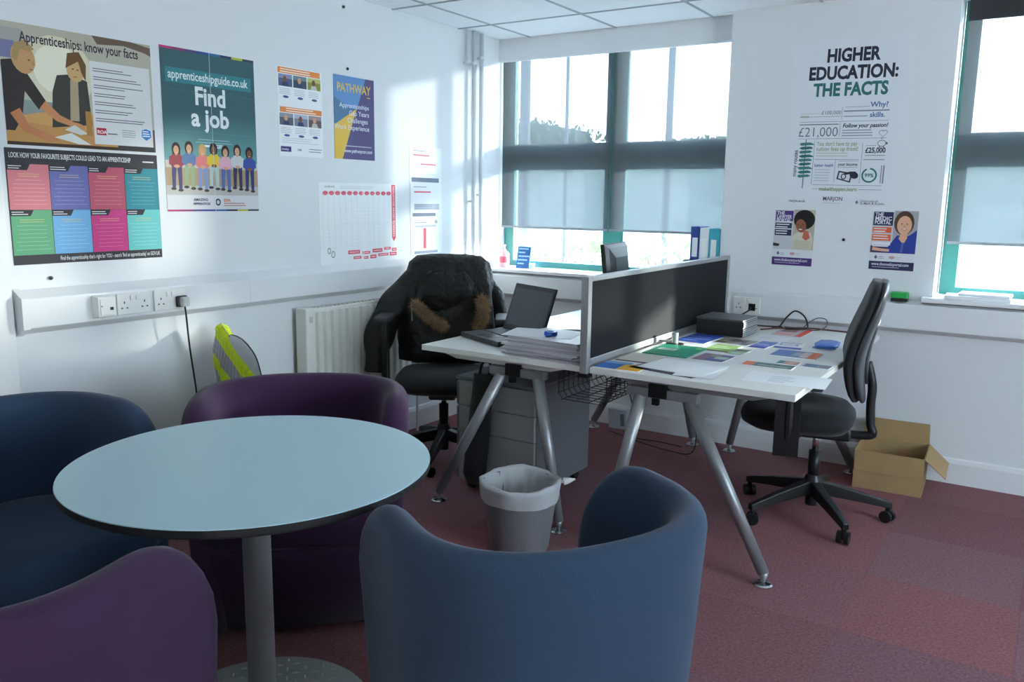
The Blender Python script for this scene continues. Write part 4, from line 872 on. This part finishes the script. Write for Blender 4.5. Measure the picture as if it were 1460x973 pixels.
MB().tube([(0.185, -0.10, 0.83), (0.18, -0.085, 0.78), (0.178, -0.08, 0.73)], 0.0035, 6).build('drawcord', M('cord_grey', (150, 150, 150), 0.5), t)
MB().tube([(0.0, -0.085, 1.0), (0.01, -0.075, 0.93), (-0.01, -0.068, 0.85)], 0.004, 6).build('hood_seam', COAT, t)

# plastic chair with the hi-vis vest
t = thing('plastic_chair', 'pale grey plastic chair by the wall under the hi-vis vest', 'chair', (0.425, -2.21, 0), math.radians(-19))
SH = M('chair_shell', (204, 212, 222), 0.4)
rg = []
for q in range(11):
    f = q/10; z = 0.44+0.36*f; hw = 0.205*(1-0.18*f)*(1 if f < 0.75 else math.sqrt(max(0.02, 1-((f-0.75)/0.27)**2))); y = -0.18-0.06*f
    rg.append([(hw*math.cos(a), y+0.012*math.sin(a)+0.25*(hw*math.cos(a))**2, z) for a in [2*PI*i/20 for i in range(20)]])
bk = MB().rings(rg).build('backrest', SH, t, smooth=True)
MB().tube([(r[0][0]*1.0, r[0][1]+0.0, r[0][2]) for r in rg]+[(r[10][0], r[10][1], r[10][2]) for r in rg[::-1]], 0.0028, 6, sub=2).build('rim_piping', BLACKP, bk, smooth=True)
MB().rings([[(x*k, y*k, z) for x, y in ((-.2, -.19), (.2, -.19), (.21, .0), (.19, .2), (0, .215), (-.19, .2), (-.21, .0))] for k, z in ((0.95, 0.425), (1, 0.432), (1, 0.445), (0.9, 0.45))]).build('seat', SH, t, smooth=False)
for sx in (-1, 1):
    for sy in (-1, 1): MB().tube([(sx*0.16, sy*0.13, 0.43), (sx*0.2, sy*0.2, 0.2), (sx*0.215, sy*0.225, 0.0)], 0.011, 8, sub=3).build('leg', DARKM, t, smooth=True)
HV = M('hi_vis_yellow', (226, 248, 20), 0.65, bump=(30, 0.5, 0.006)); SILV = M('reflective_silver', (172, 174, 176), 0.35, 0.2)
v = thing('hi_vis_vest', 'yellow high visibility vest with silver bands draped over a plastic chair', 'vest', (0.425, -2.21, 0), math.radians(-19))
def vest_sheet(name, grid, bands, mats, par):
    m = MB()
    for i in range(len(grid)-1):
        for j in range(len(grid[0])-1):
            m.cur = bands(i, j); o = len(m.v)
            m.add([grid[i][j], grid[i+1][j], grid[i+1][j+1], grid[i][j+1]], [(0, 1, 2, 3)])
    o = m.build(name, mats, par, smooth=True); s = o.modifiers.new('solid', 'SOLIDIFY'); s.thickness = 0.003; return o
# draped over the near half of the backrest, front and back falls
def fold(side):
    g = []
    for i in range(25):
        f = i/24; row = []
        for j in range(15):
            s = j/14; x = -0.215+0.40*s; top = 0.828-0.19*s**1.25
            z = top-0.34*f*(1+0.15*s); yb_ = -0.18-0.06*(z-0.44)/0.385
            y = yb_+side*(0.022+0.05*min(1, f*3)*(0.4+0.6*f)+0.012*math.sin(j*1.3+i*0.25)*f)+0.25*x*x
            if i == 0: y = yb_+0.25*x*x
            row.append((x-0.04*f*(1-s), y, z))
        g.append(row)
    return g
bandf = lambda i, j: 1 if (4 <= i <= 8 or 14 <= i <= 18) else 0
vest_sheet('vest_front', fold(1), bandf, [HV, SILV], v); vest_sheet('vest_back', fold(-1), bandf, [HV, SILV], v)
# open neck edge binding
MB().tube([fold(1)[0][j] for j in range(15)], 0.005, 6, sub=2).build('edge_binding', M('binding', (232, 236, 120), 0.6), v, smooth=True)

# ------------------------------------------------------------------ waste bin
t = thing('waste_bin', 'grey plastic waste bin with a translucent liner beside the desk legs', 'bin', (1.468, -1.985, 0))
BINM = M('bin_grey', (112, 112, 116), 0.5)
MB().lathe([(0.115, 0.0), (0.118, 0.004), (0.154, 0.262), (0.158, 0.264), (0.158, 0.27), (0.150, 0.27), (0.115, 0.02), (0.0, 0.018)], n=48, cap0=True, cap1=False).build('bin_body', BINM, t, smooth=False)
def lring(r, z, amp, ph, n=64): return [((r+amp*math.sin(a*9+ph)+amp*.6*math.sin(a*17+ph*3))*math.cos(a), (r+amp*math.sin(a*9+ph)+amp*.6*math.sin(a*17+ph*3))*math.sin(a), z+amp*1.5*math.sin(a*3+ph)) for a in [2*PI*i/n for i in range(n)]]
ln = MB().rings([lring(0.1545, 0.205, 0.0015, 0), lring(0.159, 0.23, 0.002, 0.5), lring(0.163, 0.262, 0.001, 1), lring(0.162, 0.281, 0.004, 1.2), lring(0.155, 0.285, 0.004, 1.4), lring(0.146, 0.268, 0.0025, 1.8), lring(0.132, 0.2, 0.006, 2.2), lring(0.114, 0.11, 0.009, 2.6), lring(0.06, 0.05, 0.008, 3), lring(0.02, 0.045, 0.002, 3)], False, True).build('bin_liner', LINER, t, smooth=True)
kd = Vector((0.78, 0.62, 0)).normalized()
MB().tube([kd*0.158+Vector((0, 0, 0.262)), kd*0.168+Vector((0, 0, 0.266)), kd*0.18+Vector((0, 0, 0.268)), kd*0.207+Vector((0, 0, 0.273)), kd*0.222+Vector((0, 0, 0.276))], lambda f: 0.004+0.011*math.sin(PI*min(1, f*1.05))**2*(1 if f > 0.4 else 0.3), 10).build('liner_knot', M('liner_white', (220, 222, 222), 0.5), ln, smooth=True)

# ------------------------------------------------------------------ cardboard box
t = thing('cardboard_box', 'open brown cardboard box on the carpet by the skirting', 'box', (2.585, -0.285, 0), math.radians(3))
CB = M('cardboard', (172, 142, 100), 0.8, var=(12, 0.06), bump=(50, 0.15))
hx, hy, hz, w = 0.155, 0.15, 0.19, 0.004
box('box_base', -hx, hx, -hy, hy, 0, w, CB, t)
for nm, a in (('box_side', (-hx, hx, -hy, -hy+w)), ('box_side', (-hx, hx, hy-w, hy)), ('box_side', (-hx, -hx+w, -hy+w, hy-w)), ('box_side', (hx-w, hx, -hy+w, hy-w))):
    box(nm, a[0], a[1], a[2], a[3], w, hz, CB, t)
def flap(nm, p0, p1, out, l, ang):
    p0, p1, out = Vector(p0), Vector(p1), Vector(out); d = out*math.cos(ang)+Vector((0, 0, 1))*math.sin(ang); e = (p1-p0).normalized()*0.006; n_ = (p1-p0).cross(d).normalized()*0.002
    q = [p0+n_, p1+n_, p1+d*l-e+n_, p0+d*l+e+n_]; r = [a-n_*2 for a in q]
    MB().rings([q, r]).build(nm, CB, t)
flap('box_flap', (-hx, hy, hz), (hx, hy, hz), (0, 1, 0), 0.10, 1.48); flap('box_flap', (hx, -hy, hz), (hx, hy, hz), (1, 0, 0), 0.125, -0.72); flap('box_flap', (-hx, -hy, hz), (-hx, hy, hz), (-1, 0, 0), 0.09, -1.52); flap('box_flap', (-hx, -hy, hz), (hx, -hy, hz), (0, -1, 0), 0.10, -1.52)

# ------------------------------------------------------------------ laptop desk items
t = thing('laptop', 'open black laptop with dark screen on the white desk', 'laptop', (1.075, -1.375, 0.7305), -0.417)
w, d = 0.335, 0.235
box('laptop_base', -w/2, w/2, -d, 0.005, 0.0, 0.024, M('laptop_black', (38, 38, 42), 0.35), t, bevel=0.004)
kb = box('keyboard', -w/2+0.02, w/2-0.02, -0.125, -0.015, 0.0238, 0.0255, M('keyboard_grey', (62, 62, 68), 0.35), t)
m = MB()
for r in range(5):
    for c in range(14): m.box(-w/2+0.024+c*0.0205, -w/2+0.024+c*0.0205+0.017, -0.121+r*0.0212, -0.121+r*0.0212+0.0175, 0.0255, 0.028)
o = m.build('keys', M('key_black', (30, 30, 34), 0.35), kb); o['kind'] = 'stuff'
box('touchpad', -0.05, 0.05, -0.215, -0.14, 0.0238, 0.0248, M('touchpad', (70, 70, 76), 0.25), t)
mt = Matrix.Translation((0, 0.002, 0.022)) @ Matrix.Rotation(-0.335, 4, 'X')
sc = MB().box(-w/2, w/2, 0.0, 0.012, 0, d, mt).build('laptop_lid', M('laptop_black', (38, 38, 42), 0.35), t, bevel=0.003)
MB().box(-w/2+0.014, w/2-0.014, -0.0008, 0.0, 0.03, d-0.022, mt).build('display', M('display_off', (74, 76, 84), 0.3), sc)
MB().add([mt @ Vector((0.008*math.cos(2*PI*i/16), -0.001, 0.016+0.008*math.sin(2*PI*i/16))) for i in range(16)], [tuple(range(16))]).build('round_badge', M('badge_silver', (190, 192, 196), 0.3, 0.6), sc)
# pile of papers
lab = ['bottom booklet', 'second booklet', 'third booklet', 'fourth booklet', 'fifth booklet', 'sixth booklet', 'seventh booklet', 'eighth booklet', 'ninth booklet']
z = 0.7305
tone = [(186, 182, 192), (205, 200, 208), (176, 172, 186), (212, 208, 212), (190, 184, 196), (206, 202, 208), (180, 176, 190), (214, 212, 216), (200, 196, 206)]
for k in range(9):
    h = 0.0075 if k % 2 else 0.0085; big = k < 6
    t = thing('stacked_booklet', lab[k]+' counted upwards in the pile beside the laptop', 'booklet', (1.42+random.uniform(-0.014, 0.014), -1.632+random.uniform(-0.012, 0.012)+0.003*k, z), math.radians(-3+random.uniform(-6, 6)), 'pile of booklets on the laptop desk')
    hx, hy = (0.19, 0.15) if big else (0.18, 0.145)
    box('page_block', -hx+0.002, hx-0.002, -hy+0.002, hy-0.002, 0.0008, h-0.0008, M('pages_%d' % k, tone[k], 0.7), t); 
    m = MB(); m.box(-hx, hx, -hy, hy, 0, 0.0008); m.box(-hx, hx, -hy, hy, h-0.0008, h); m.build('cover', M('cover_%d' % (k % 3), [(208, 206, 212), (188, 184, 196), (222, 222, 226)][k % 3], 0.5), t); z += h+0.0004
ZT = z
t = tag(MB().box(-0.155, 0.155, -0.11, 0.11, 0, 0.0008).build('loose_sheet', PAPER), 'white loose sheet on top of the booklet pile', 'paper'); t.location = (1.33, -1.60, ZT); t.rotation_euler = (0, 0, 0.25)
t = thing('blue_tape_roll', 'small bright blue roll on top of the booklet pile', 'tape', (1.39, -1.635, ZT+0.001), 0.3)
MB().lathe([(0.026, 0), (0.028, 0.003), (0.028, 0.015), (0.026, 0.018), (0.014, 0.018), (0.013, 0.009), (0.014, 0.0), (0.026, 0)], n=24, cap0=False, cap1=False).build('roll', M('bright_blue', (20, 90, 210), 0.4), t, smooth=False)
MB().box(-0.012, 0.012, -0.05, -0.024, 0.001, 0.012).build('dispenser_tab', M('bright_blue', (20, 90, 210), 0.4), t, bevel=0.003)
t = tag(MB().add([(0.05*math.cos(2*PI*i/9)*(1 if i % 2 else .6), 0.035*math.sin(2*PI*i/9)*(1 if i % 2 else .7), 0.0) for i in range(9)]+[(0.035*math.cos(2*PI*i/9+.3), 0.028*math.sin(2*PI*i/9+.3), 0.02+0.012*(i % 3)) for i in range(9)]+[(0, 0, 0.03)], [(i, (i+1) % 9, 9+(i+1) % 9, 9+i) for i in range(9)]+[(9+i, 9+(i+1) % 9, 18) for i in range(9)]+[tuple(range(8, -1, -1))]).build('crumpled_tissue', PAPER), 'crumpled white tissue lying behind the booklet pile', 'tissue'); t.location = (1.36, -1.28, 0.7305)
t = thing('glasses_case', 'dark green pencil case lying behind the laptop screen', 'case', (1.27, -1.20, 0.7305), 0.5)
MB().rings([[(x*kx, 0.03*ky*math.cos(a), 0.018+0.018*ky*math.sin(a)) for a in [2*PI*i/14 for i in range(14)]] for x, kx, ky in ((-0.09, 1, 0.5), (-0.08, 1, 0.95), (0.08, 1, 0.95), (0.09, 1, 0.5))]).build('case_body', M('case_green', (44, 60, 56), 0.5), t, smooth=True); MB().tube([(-0.085, 0, 0.035), (0, 0, 0.0365), (0.085, 0, 0.035)], 0.0015, 5).build('zip', M('zip_grey', (140, 140, 140), .4), t)
t = thing('desk_phone', 'grey mouse on the far side of the laptop desk', 'mouse', (1.50, -1.15, 0.7305), 0.4); t.name = 'computer_mouse'
MB().rings([[(0.03*k*math.cos(a), 0.05*k*math.sin(a), z) for a in [2*PI*i/20 for i in range(20)]] for k, z in ((0.95, 0), (1, 0.012), (0.85, 0.026), (0.5, 0.034), (0.1, 0.036))]).build('mouse_body', M('mouse_grey', (90, 92, 98), 0.4), t, smooth=True); MB().cyl((-0.004, 0.025, 0.031), (0.004, 0.025, 0.031), 0.007).build('scroll_wheel', BLACKP, t)
# monitor behind the screen
t = thing('monitor', 'black monitor with curved back behind the desk screen', 'monitor', (1.37, -0.93, 0.7305), math.radians(98))
rg = [[(x*sx_, y, 0.44-0.31*(1-zz)) for x, y, zz in ((-1, 0, 0), (1, 0, 0), (1, 0, 1), (-1, 0, 1))] for sx_ in (0.2,)]
mt = Matrix.Rotation(-0.12, 4, 'X')
MB().box(-0.17, 0.17, -0.02, 0.0, 0.10, 0.445, mt).build('bezel', BLACKP, t, bevel=0.004); MB().rings([[mt @ Vector((x*k, y, 0.275+zz*k2)) for x, zz in ((-0.16, -0.165), (0.16, -0.165), (0.16, 0.165), (-0.16, 0.165))] for y, k, k2 in ((-0.02, 1, 1), (-0.035, 0.9, 0.9), (-0.05, 0.6, 0.6))]).build('rear_housing', M('monitor_back', (58, 60, 66), 0.3), t, smooth=False)
MB().box(-0.155, 0.155, -0.001, 0.001, 0.115, 0.43, mt).build('display', M('display_off', (74, 76, 84), 0.3), t)
MB().box(-0.03, 0.03, -0.075, -0.05, 0.0, 0.28).box(-0.12, 0.12, -0.14, 0.05, 0.0, 0.012).build('stand', BLACKP, t, bevel=0.003)
# lever arch files and binder on the desk end under the window
def lever_file(lab, x, y, col, h, rot, lean=0.0):
    t = thing('lever_arch_file', lab, 'file', (x, y, 0.9285), rot); mt = Matrix.Rotation(lean, 4, 'Y')
    c = M('file_%d_%d_%d' % col, col, 0.45); m = MB(); m.box(-0.026, -0.023, -0.10, 0.06, 0, h, mt); m.box(0.023, 0.026, -0.10, 0.06, 0, h, mt); m.box(-0.026, 0.026, -0.103, -0.10, 0, h, mt); m.build('file_cover', c, t)
    MB().box(-0.022, 0.022, -0.098, 0.055, 0.004, h-0.01, mt).build('page_block', PAPER, t); MB().box(-0.016, 0.016, -0.1042, -0.103, h*0.45, h*0.8, mt).build('spine_label', PAPER, t)
lever_file('navy edged lever arch file standing on the sill by the pillar', 1.433, 0.0, (40, 70, 150), 0.31, 0.0); lever_file('white lever arch file leaning on the sill between navy and turquoise files', 1.489, -0.005, (226, 232, 238), 0.305, 0.0, 0.0)
lever_file('turquoise lever arch file standing against the window pillar', 1.545, -0.004, (60, 170, 190), 0.30, 0.0)
t = thing('pen_pot', 'small dark grey pot standing on the sill before the files', 'pot', (1.365, -0.02, 0.9285)); MB().lathe([(0.026, 0), (0.03, 0.003), (0.031, 0.115), (0.027, 0.115), (0.025, 0.01), (0.0, 0.01)], n=20, cap1=False).build('pot_body', M('pot_grey', (74, 84, 94), 0.45), t, smooth=False); MB().cyl((0.0, 0.005, 0.02), (0.012, 0.01, 0.14), 0.004, n=8).build('pen', BLACKP, t)
# sill items
t = thing('sanitiser_bottle', 'pale pink pump bottle standing on the sill near the pipes', 'bottle', (0.075, -0.02, 0.9285)); PK = M('bottle_pink', (226, 176, 184), 0.35)
MB().lathe([(0.030, 0), (0.033, 0.004), (0.033, 0.085), (0.026, 0.10), (0.012, 0.108), (0.012, 0.116)], n=24).build('bottle_body', PK, t, smooth=True); MB().lathe([(0.0335, 0.03), (0.0335, 0.07)], n=24, cap0=False, cap1=False).build('bottle_label', M('label_red', (206, 90, 104), 0.5), t); MB().cyl((0, 0, 0.115), (0, 0, 0.14), 0.005).box(-0.035, 0.006, -0.006, 0.006, 0.138, 0.148).build('pump', PK, t)
t = tag(MB().rings([[(-0.05, -0.004, 0), (0.05, -0.004, 0), (0.05, 0.0, 0), (-0.05, 0.0, 0)], [(-0.05, 0.028, 0.14), (0.05, 0.028, 0.14), (0.05, 0.032, 0.14), (-0.05, 0.032, 0.14)]]).build('leaflet_stand', M('leaflet_blue', (30, 96, 170), 0.45)), 'small blue upright leaflet on the sill beside the pink bottle', 'leaflet'); t.location = (0.225, -0.03, 0.9285)
m = MB()
for k in range(5): m.poly([(-0.04, -0.0062+0.032*(0.025+k*0.024)/0.14, 0.025+k*0.024), (0.01+0.006*(k % 3)*4, -0.0062+0.032*(0.025+k*0.024)/0.14, 0.025+k*0.024), (0.01+0.006*(k % 3)*4, -0.0062+0.032*(0.035+k*0.024)/0.14, 0.035+k*0.024), (-0.04, -0.0062+0.032*(0.035+k*0.024)/0.14, 0.035+k*0.024)])
m.build('print_lines', M('print_pale_blue', (150, 200, 240), 0.5), t); MB().box(-0.04, 0.06, 0.033, 0.06, 0, 0.03).build('stand_back', PAPER, t)
for k, (x, y, w, d, h, r, lab) in enumerate(((2.87, -0.075, 0.14, 0.075, 0.018, 0.03, 'thick white brochure pile lying at the foot of the other window blind'), (2.90, -0.06, 0.11, 0.065, 0.012, -0.05, 'thin white booklet on top of the brochure pile on the sill'))):
    t = thing('sill_booklet', lab, 'booklet', (x, y, 0.9295+(0.0185 if k else 0)), r)
    box('page_block', -w+0.001, w-0.001, -d+0.001, d-0.001, 0.001, h-0.001, PAPER, t); m = MB(); m.box(-w, w, -d, d, 0, 0.001); m.box(-w, w, -d, d, h-0.001, h); m.build('cover', M('cover_grey', (196, 198, 202), 0.5), t)
t = thing('board_eraser', 'green and black board eraser resting on the trunking', 'eraser', (2.53, -0.122, 0.9005)); box('felt_pad', -0.038, 0.038, -0.024, 0.024, 0, 0.016, BLACKP, t, bevel=0.002); box('grip', -0.04, 0.04, -0.026, 0.026, 0.016, 0.046, M('eraser_green', (40, 170, 80), 0.4), t, bevel=0.006)

# ------------------------------------------------------------------ leaflet desk items
zz = [0.7302]
def flat(name, label, cat, pts, paint, h=0.0012, cover=PAPER, lift=0.0):
    """a flat printed sheet: pts = two ends of its long centre line given as centre, size and turn"""
    (cx, cy, w, d, a) = pts
    t = thing(name, label, cat, (cx, cy, 0.7302+lift), a)
    box('page_block' if h > 0.003 else 'sheet', -w/2, w/2, -d/2, d/2, 0, h, cover, t)
    if paint:
        m = MB(); ml = []; z = h+0.0001
        for k, (x0, y0, x1, y1, c) in enumerate(paint):
            mm = P(*c)
            if mm not in ml: ml.append(mm)
            m.cur = ml.index(mm); z += 0.00006
            m.poly([((x0-0.5)*w, (y0-0.5)*d, z), ((x1-0.5)*w, (y0-0.5)*d, z), ((x1-0.5)*w, (y1-0.5)*d, z), ((x0-0.5)*w, (y1-0.5)*d, z)])
        o = m.build('cover_print', ml, t)
        for pl in o.data.polygons:
            pass
    return t
R_ = random.Random(3)
def txt(c, n=4, x0=.1, x1=.7, y0=.2, y1=.8): return [(x0, y0+(y1-y0)*k/n, x0+(x1-x0)*R_.uniform(.6, 1), y0+(y1-y0)*k/n+0.03, c) for k in range(n)]
flat('leaflet', 'blue leaflet with pale lettering beside the screen clamp', 'leaflet', (1.775, -0.87, 0.15, 0.26, -0.05), [(0, 0, 1, 1, (50, 84, 180)), (.1, .6, .8, .66, (130, 160, 220)), (.1, .4, .9, .46, (130, 160, 220)), (.1, .2, .6, .26, (130, 160, 220))], lift=0.0016)
flat('leaflet', 'white leaflet under the blue leaflet by the screen', 'leaflet', (1.83, -1.02, 0.21, 0.15, 0.0), txt((190, 194, 204)))
flat('folder', 'green folder with a white label near the screen clamp', 'folder', (1.808, -1.265, 0.20, 0.262, 0.02), [(0, 0, 1, 1, (40, 150, 118)), (.1, .45, .5, .62, (206, 222, 216)), (.14, .52, .46, .55, (90, 120, 110)), (.82, .78, .95, .9, (150, 200, 110))], 0.004, P(36, 140, 110), 0.0016)
flat('leaflet', 'brown edged leaflet half under the green folder', 'leaflet', (1.75, -1.50, 0.15, 0.21, 0.06), [(0, 0, 1, 1, (214, 208, 196)), (0, .0, 1, .12, (92, 74, 70))])
flat('leaflet', 'blue and yellow booklet at the screen end of the desk', 'leaflet', (1.765, -1.705, 0.19, 0.15, 0.05), [(0, 0, .55, 1, (60, 110, 190)), (.5, 0, 1, .8, (236, 176, 60)), (0, .7, .6, 1, (130, 170, 210))], 0.002)
flat('magazine', 'dark edged magazine under the plain white sheet', 'magazine', (1.955, -1.63, 0.29, 0.22, -0.20), [(0, 0, 1, 1, (150, 146, 160)), (0, 0, 1, .16, (62, 58, 74)), (0, .2, .3, .6, (96, 84, 100))], 0.002)
flat('paper_sheet', 'plain white sheet lying across the dark edged magazine', 'paper', (1.968, -1.58, 0.285, 0.235, -0.10), [], 0.0006, PAPER, 0.0028)
flat('paper_sheet', 'white sheet sticking out past the dark edged magazine', 'paper', (2.055, -1.60, 0.16, 0.28, 0.12), [], 0.0004, PAPER, 0.0023)
flat('leaflet', 'lime green leaflet with a brown lower strip', 'leaflet', (1.948, -1.06, 0.118, 0.198, -0.03), [(0, 0, 1, 1, (150, 190, 110)), (0, 0, 1, .16, (120, 100, 90)), (.1, .5, .8, .56, (220, 232, 200)), (.1, .7, .6, .76, (220, 232, 200))])
flat('leaflet', 'small green and white leaflet beside the lime one', 'leaflet', (2.04, -1.105, 0.07, 0.15, -0.05), [(0, 0, 1, 1, (150, 186, 150)), (.1, .6, .9, .9, (120, 110, 110)), (.2, .2, .8, .3, (226, 232, 226))])
flat('magazine', 'violet photo magazine beside the plain white sheet', 'magazine', (1.998, -1.308, 0.132, 0.162, -0.03), [(0, 0, 1, 1, (104, 98, 150)), (0, 0, .35, 1, (142, 104, 130)), (.55, .35, .95, .7, (176, 196, 176)), (.3, .6, .6, .95, (150, 140, 130))], 0.002)
flat('leaflet', 'olive and grey photo leaflet below the book stack', 'leaflet', (1.905, -0.845, 0.09, 0.14, -0.05), [(0, 0, 1, 1, (150, 140, 120)), (0, 0, .6, .3, (80, 84, 60)), (.5, .4, 1, 1, (110, 100, 96))])
flat('leaflet', 'grey photo leaflet beside the olive one', 'leaflet', (1.985, -0.845, 0.08, 0.15, -0.1), [(0, 0, 1, 1, (176, 168, 170)), (0, .4, .6, .8, (130, 120, 124)), (.5, 0, 1, .3, (110, 110, 130))])
flat('leaflet', 'blue leaflet with a navy strip near the book stack', 'leaflet', (2.075, -0.855, 0.078, 0.2, -0.05), [(0, 0, 1, 1, (120, 136, 206)), (0, 0, 1, .25, (44, 56, 150)), (.1, .5, .8, .56, (220, 226, 240))])
flat('leaflet', 'white leaflet with a violet logo and blue foot strip', 'leaflet', (2.18, -0.80, 0.12, 0.19, 0.12), [(0, 0, 1, .25, (70, 84, 170)), (.1, .45, .8, .75, (176, 178, 204)), (.2, .5, .7, .7, (226, 228, 238)), (.1, .85, .9, .92, (130, 132, 160))])
flat('leaflet', 'white sheet with grey print in front of the book stack', 'leaflet', (2.06, -0.64, 0.16, 0.15, 0.0), txt((196, 198, 208), 5))
flat('magazine', 'red barred magazine beside the tangled cables', 'magazine', (2.085, -0.40, 0.15, 0.26, 0.0), [(0, 0, 1, 1, (206, 186, 190)), (.78, 0, 1, 1, (226, 76, 60)), (.1, .5, .6, .9, (150, 110, 110)), (.1, .1, .6, .3, (230, 150, 150))], 0.002)
flat('magazine', 'blue magazine with an orange end lying mid desk', 'magazine', (2.268, -1.024, 0.19, 0.165, 0.01), [(0, 0, 1, 1, (130, 150, 184)), (0, .2, .4, 1, (104, 136, 196)), (.8, 0, 1, 1, (236, 130, 96)), (.45, .3, .7, .8, (176, 180, 186)), (.62, .1, .8, .9, (226, 206, 200))], 0.004)
flat('magazine', 'long teal booklet with an orange end on the desk', 'magazine', (2.238, -1.342, 0.198, 0.085, 0.03), [(0, 0, 1, 1, (104, 130, 132)), (0, 0, .22, 1, (236, 132, 96)), (.3, .3, .9, .45, (170, 186, 186))], 0.004)
flat('leaflet', 'teal and salmon photo strip behind the long teal booklet', 'leaflet', (2.29, -1.235, 0.085, 0.07, 0.0), [(0, 0, 1, 1, (206, 160, 140)), (0, 0, .3, 1, (90, 150, 150)), (.5, .2, .8, .8, (226, 180, 160))], 0.003)
flat('leaflet', 'blue grey photo strip at the chair side of the desk', 'leaflet', (2.405, -1.24, 0.105, 0.075, -0.02), [(0, 0, 1, 1, (130, 150, 160)), (.1, .2, .5, .8, (100, 130, 160)), (.6, .2, .9, .6, (150, 120, 124))], 0.003)
flat('paper_sheet', 'white printed sheet overhanging the chair side of the desk', 'paper', (2.372, -1.565, 0.297, 0.20, 0.09), txt((170, 174, 186), 4, .3, .6), 0.001)
t = thing('blue_pouch', 'glossy blue plastic pouch lying near the office chair', 'pouch', (2.32, -0.69, 0.7315), 0.1)
MB().rings([[(0.055*k*c, 0.11*k*s, z) for c, s in ((-.7, -1), (.6, -.95), (1, -.3), (.9, .8), (.2, 1), (-.8, .8), (-1, 0))] for k, z in ((0.95, 0), (1, 0.006), (0.8, 0.014), (0.3, 0.017))]).build('pouch_body', M('pouch_blue', (70, 120, 210), 0.25), t, smooth=True); MB().box(-0.05, 0.05, -0.112, -0.098, 0.002, 0.005).build('pouch_seal', M('pouch_blue', (70, 120, 210), 0.25), t)
# stack of black books
z = 0.7345
ordn = ['lowest', 'second', 'third', 'fourth', 'fifth', 'sixth', 'seventh', 'eighth', 'topmost']
for k in range(9):
    t = thing('paperback_book', ordn[k]+' black book counted upwards in the stack by the screen', 'book', (1.818+R_.uniform(-.002, .002), -0.615+R_.uniform(-.002, .002), z), R_.uniform(-0.008, 0.008), 'stack of black books on the leaflet desk')
    hx, hy, h = 0.118, 0.115, 0.0088
    box('page_block', -hx+0.004, hx-0.001, -hy+0.001, hy-0.001, 0.0012, h-0.0012, M('book_pages', (214, 216, 218), 0.7), t)
    m = MB(); m.box(-hx, hx, -hy, hy, 0, 0.0012); m.box(-hx, hx, -hy, hy, h-0.0012, h); m.box(-hx, hx, -hy, -hy+0.0015, 0, h); m.build('cover', M('book_black', (30, 28, 32), 0.4) if k < 8 else M('book_grey_cover', (96, 98, 100), 0.4), t); z += h+0.0003
# cables at the wall end of the desk
for k, (lab, pts) in enumerate((('thick black cable looping up behind the red barred magazine', [(1.96, -0.315, .735), (1.99, -0.285, .742), (2.02, -0.27, .79), (2.06, -0.265, .825), (2.11, -0.27, .80), (2.13, -0.28, .745), (2.08, -0.30, .737), (2.03, -0.32, .7365)]),
                               ('thin grey cable loop beside the thick black one', [(2.10, -0.25, .736), (2.13, -0.245, .77), (2.17, -0.24, .795), (2.215, -0.25, .79), (2.215, -0.26, .755), (2.17, -0.27, .735), (2.08, -0.245, .734), (2.0, -0.24, .734)]),
                               ('dark red cable lying along the back of the leaflet desk', [(1.93, -0.42, .735), (2.0, -0.33, .737), (2.12, -0.235, .737), (2.25, -0.225, .735), (2.38, -0.24, .735)]),
                               ('black mains cable plugged into the socket by the screen', [(1.80, -0.168, .81), (1.80, -0.215, .80), (1.76, -0.25, .77), (1.72, -0.27, .745), (1.75, -0.30, .736), (1.90, -0.29, .735), (2.0, -0.26, .735)]))):
    c = sum((Vector(q) for q in pts), Vector())/len(pts); b = Vector((pts[0][0], pts[0][1], 0.7305))
    t = thing('desk_cable', lab, 'cable', b); o = MB().tube([Vector(q)-b for q in pts], (0.0042, 0.0025, 0.004, 0.004)[k], 8).build('flex', M('cable_red', (90, 34, 34), 0.45) if k == 2 else (M('cable_grey', (84, 86, 90), 0.45) if k == 1 else BLACKP), t, smooth=True)
    if k == 3: MB().box(0.0-0.022, 0.022, 0.006, 0.0175-0.0007, 0.06, 0.104).build('plug_body', BLACKP, t, bevel=0.004)
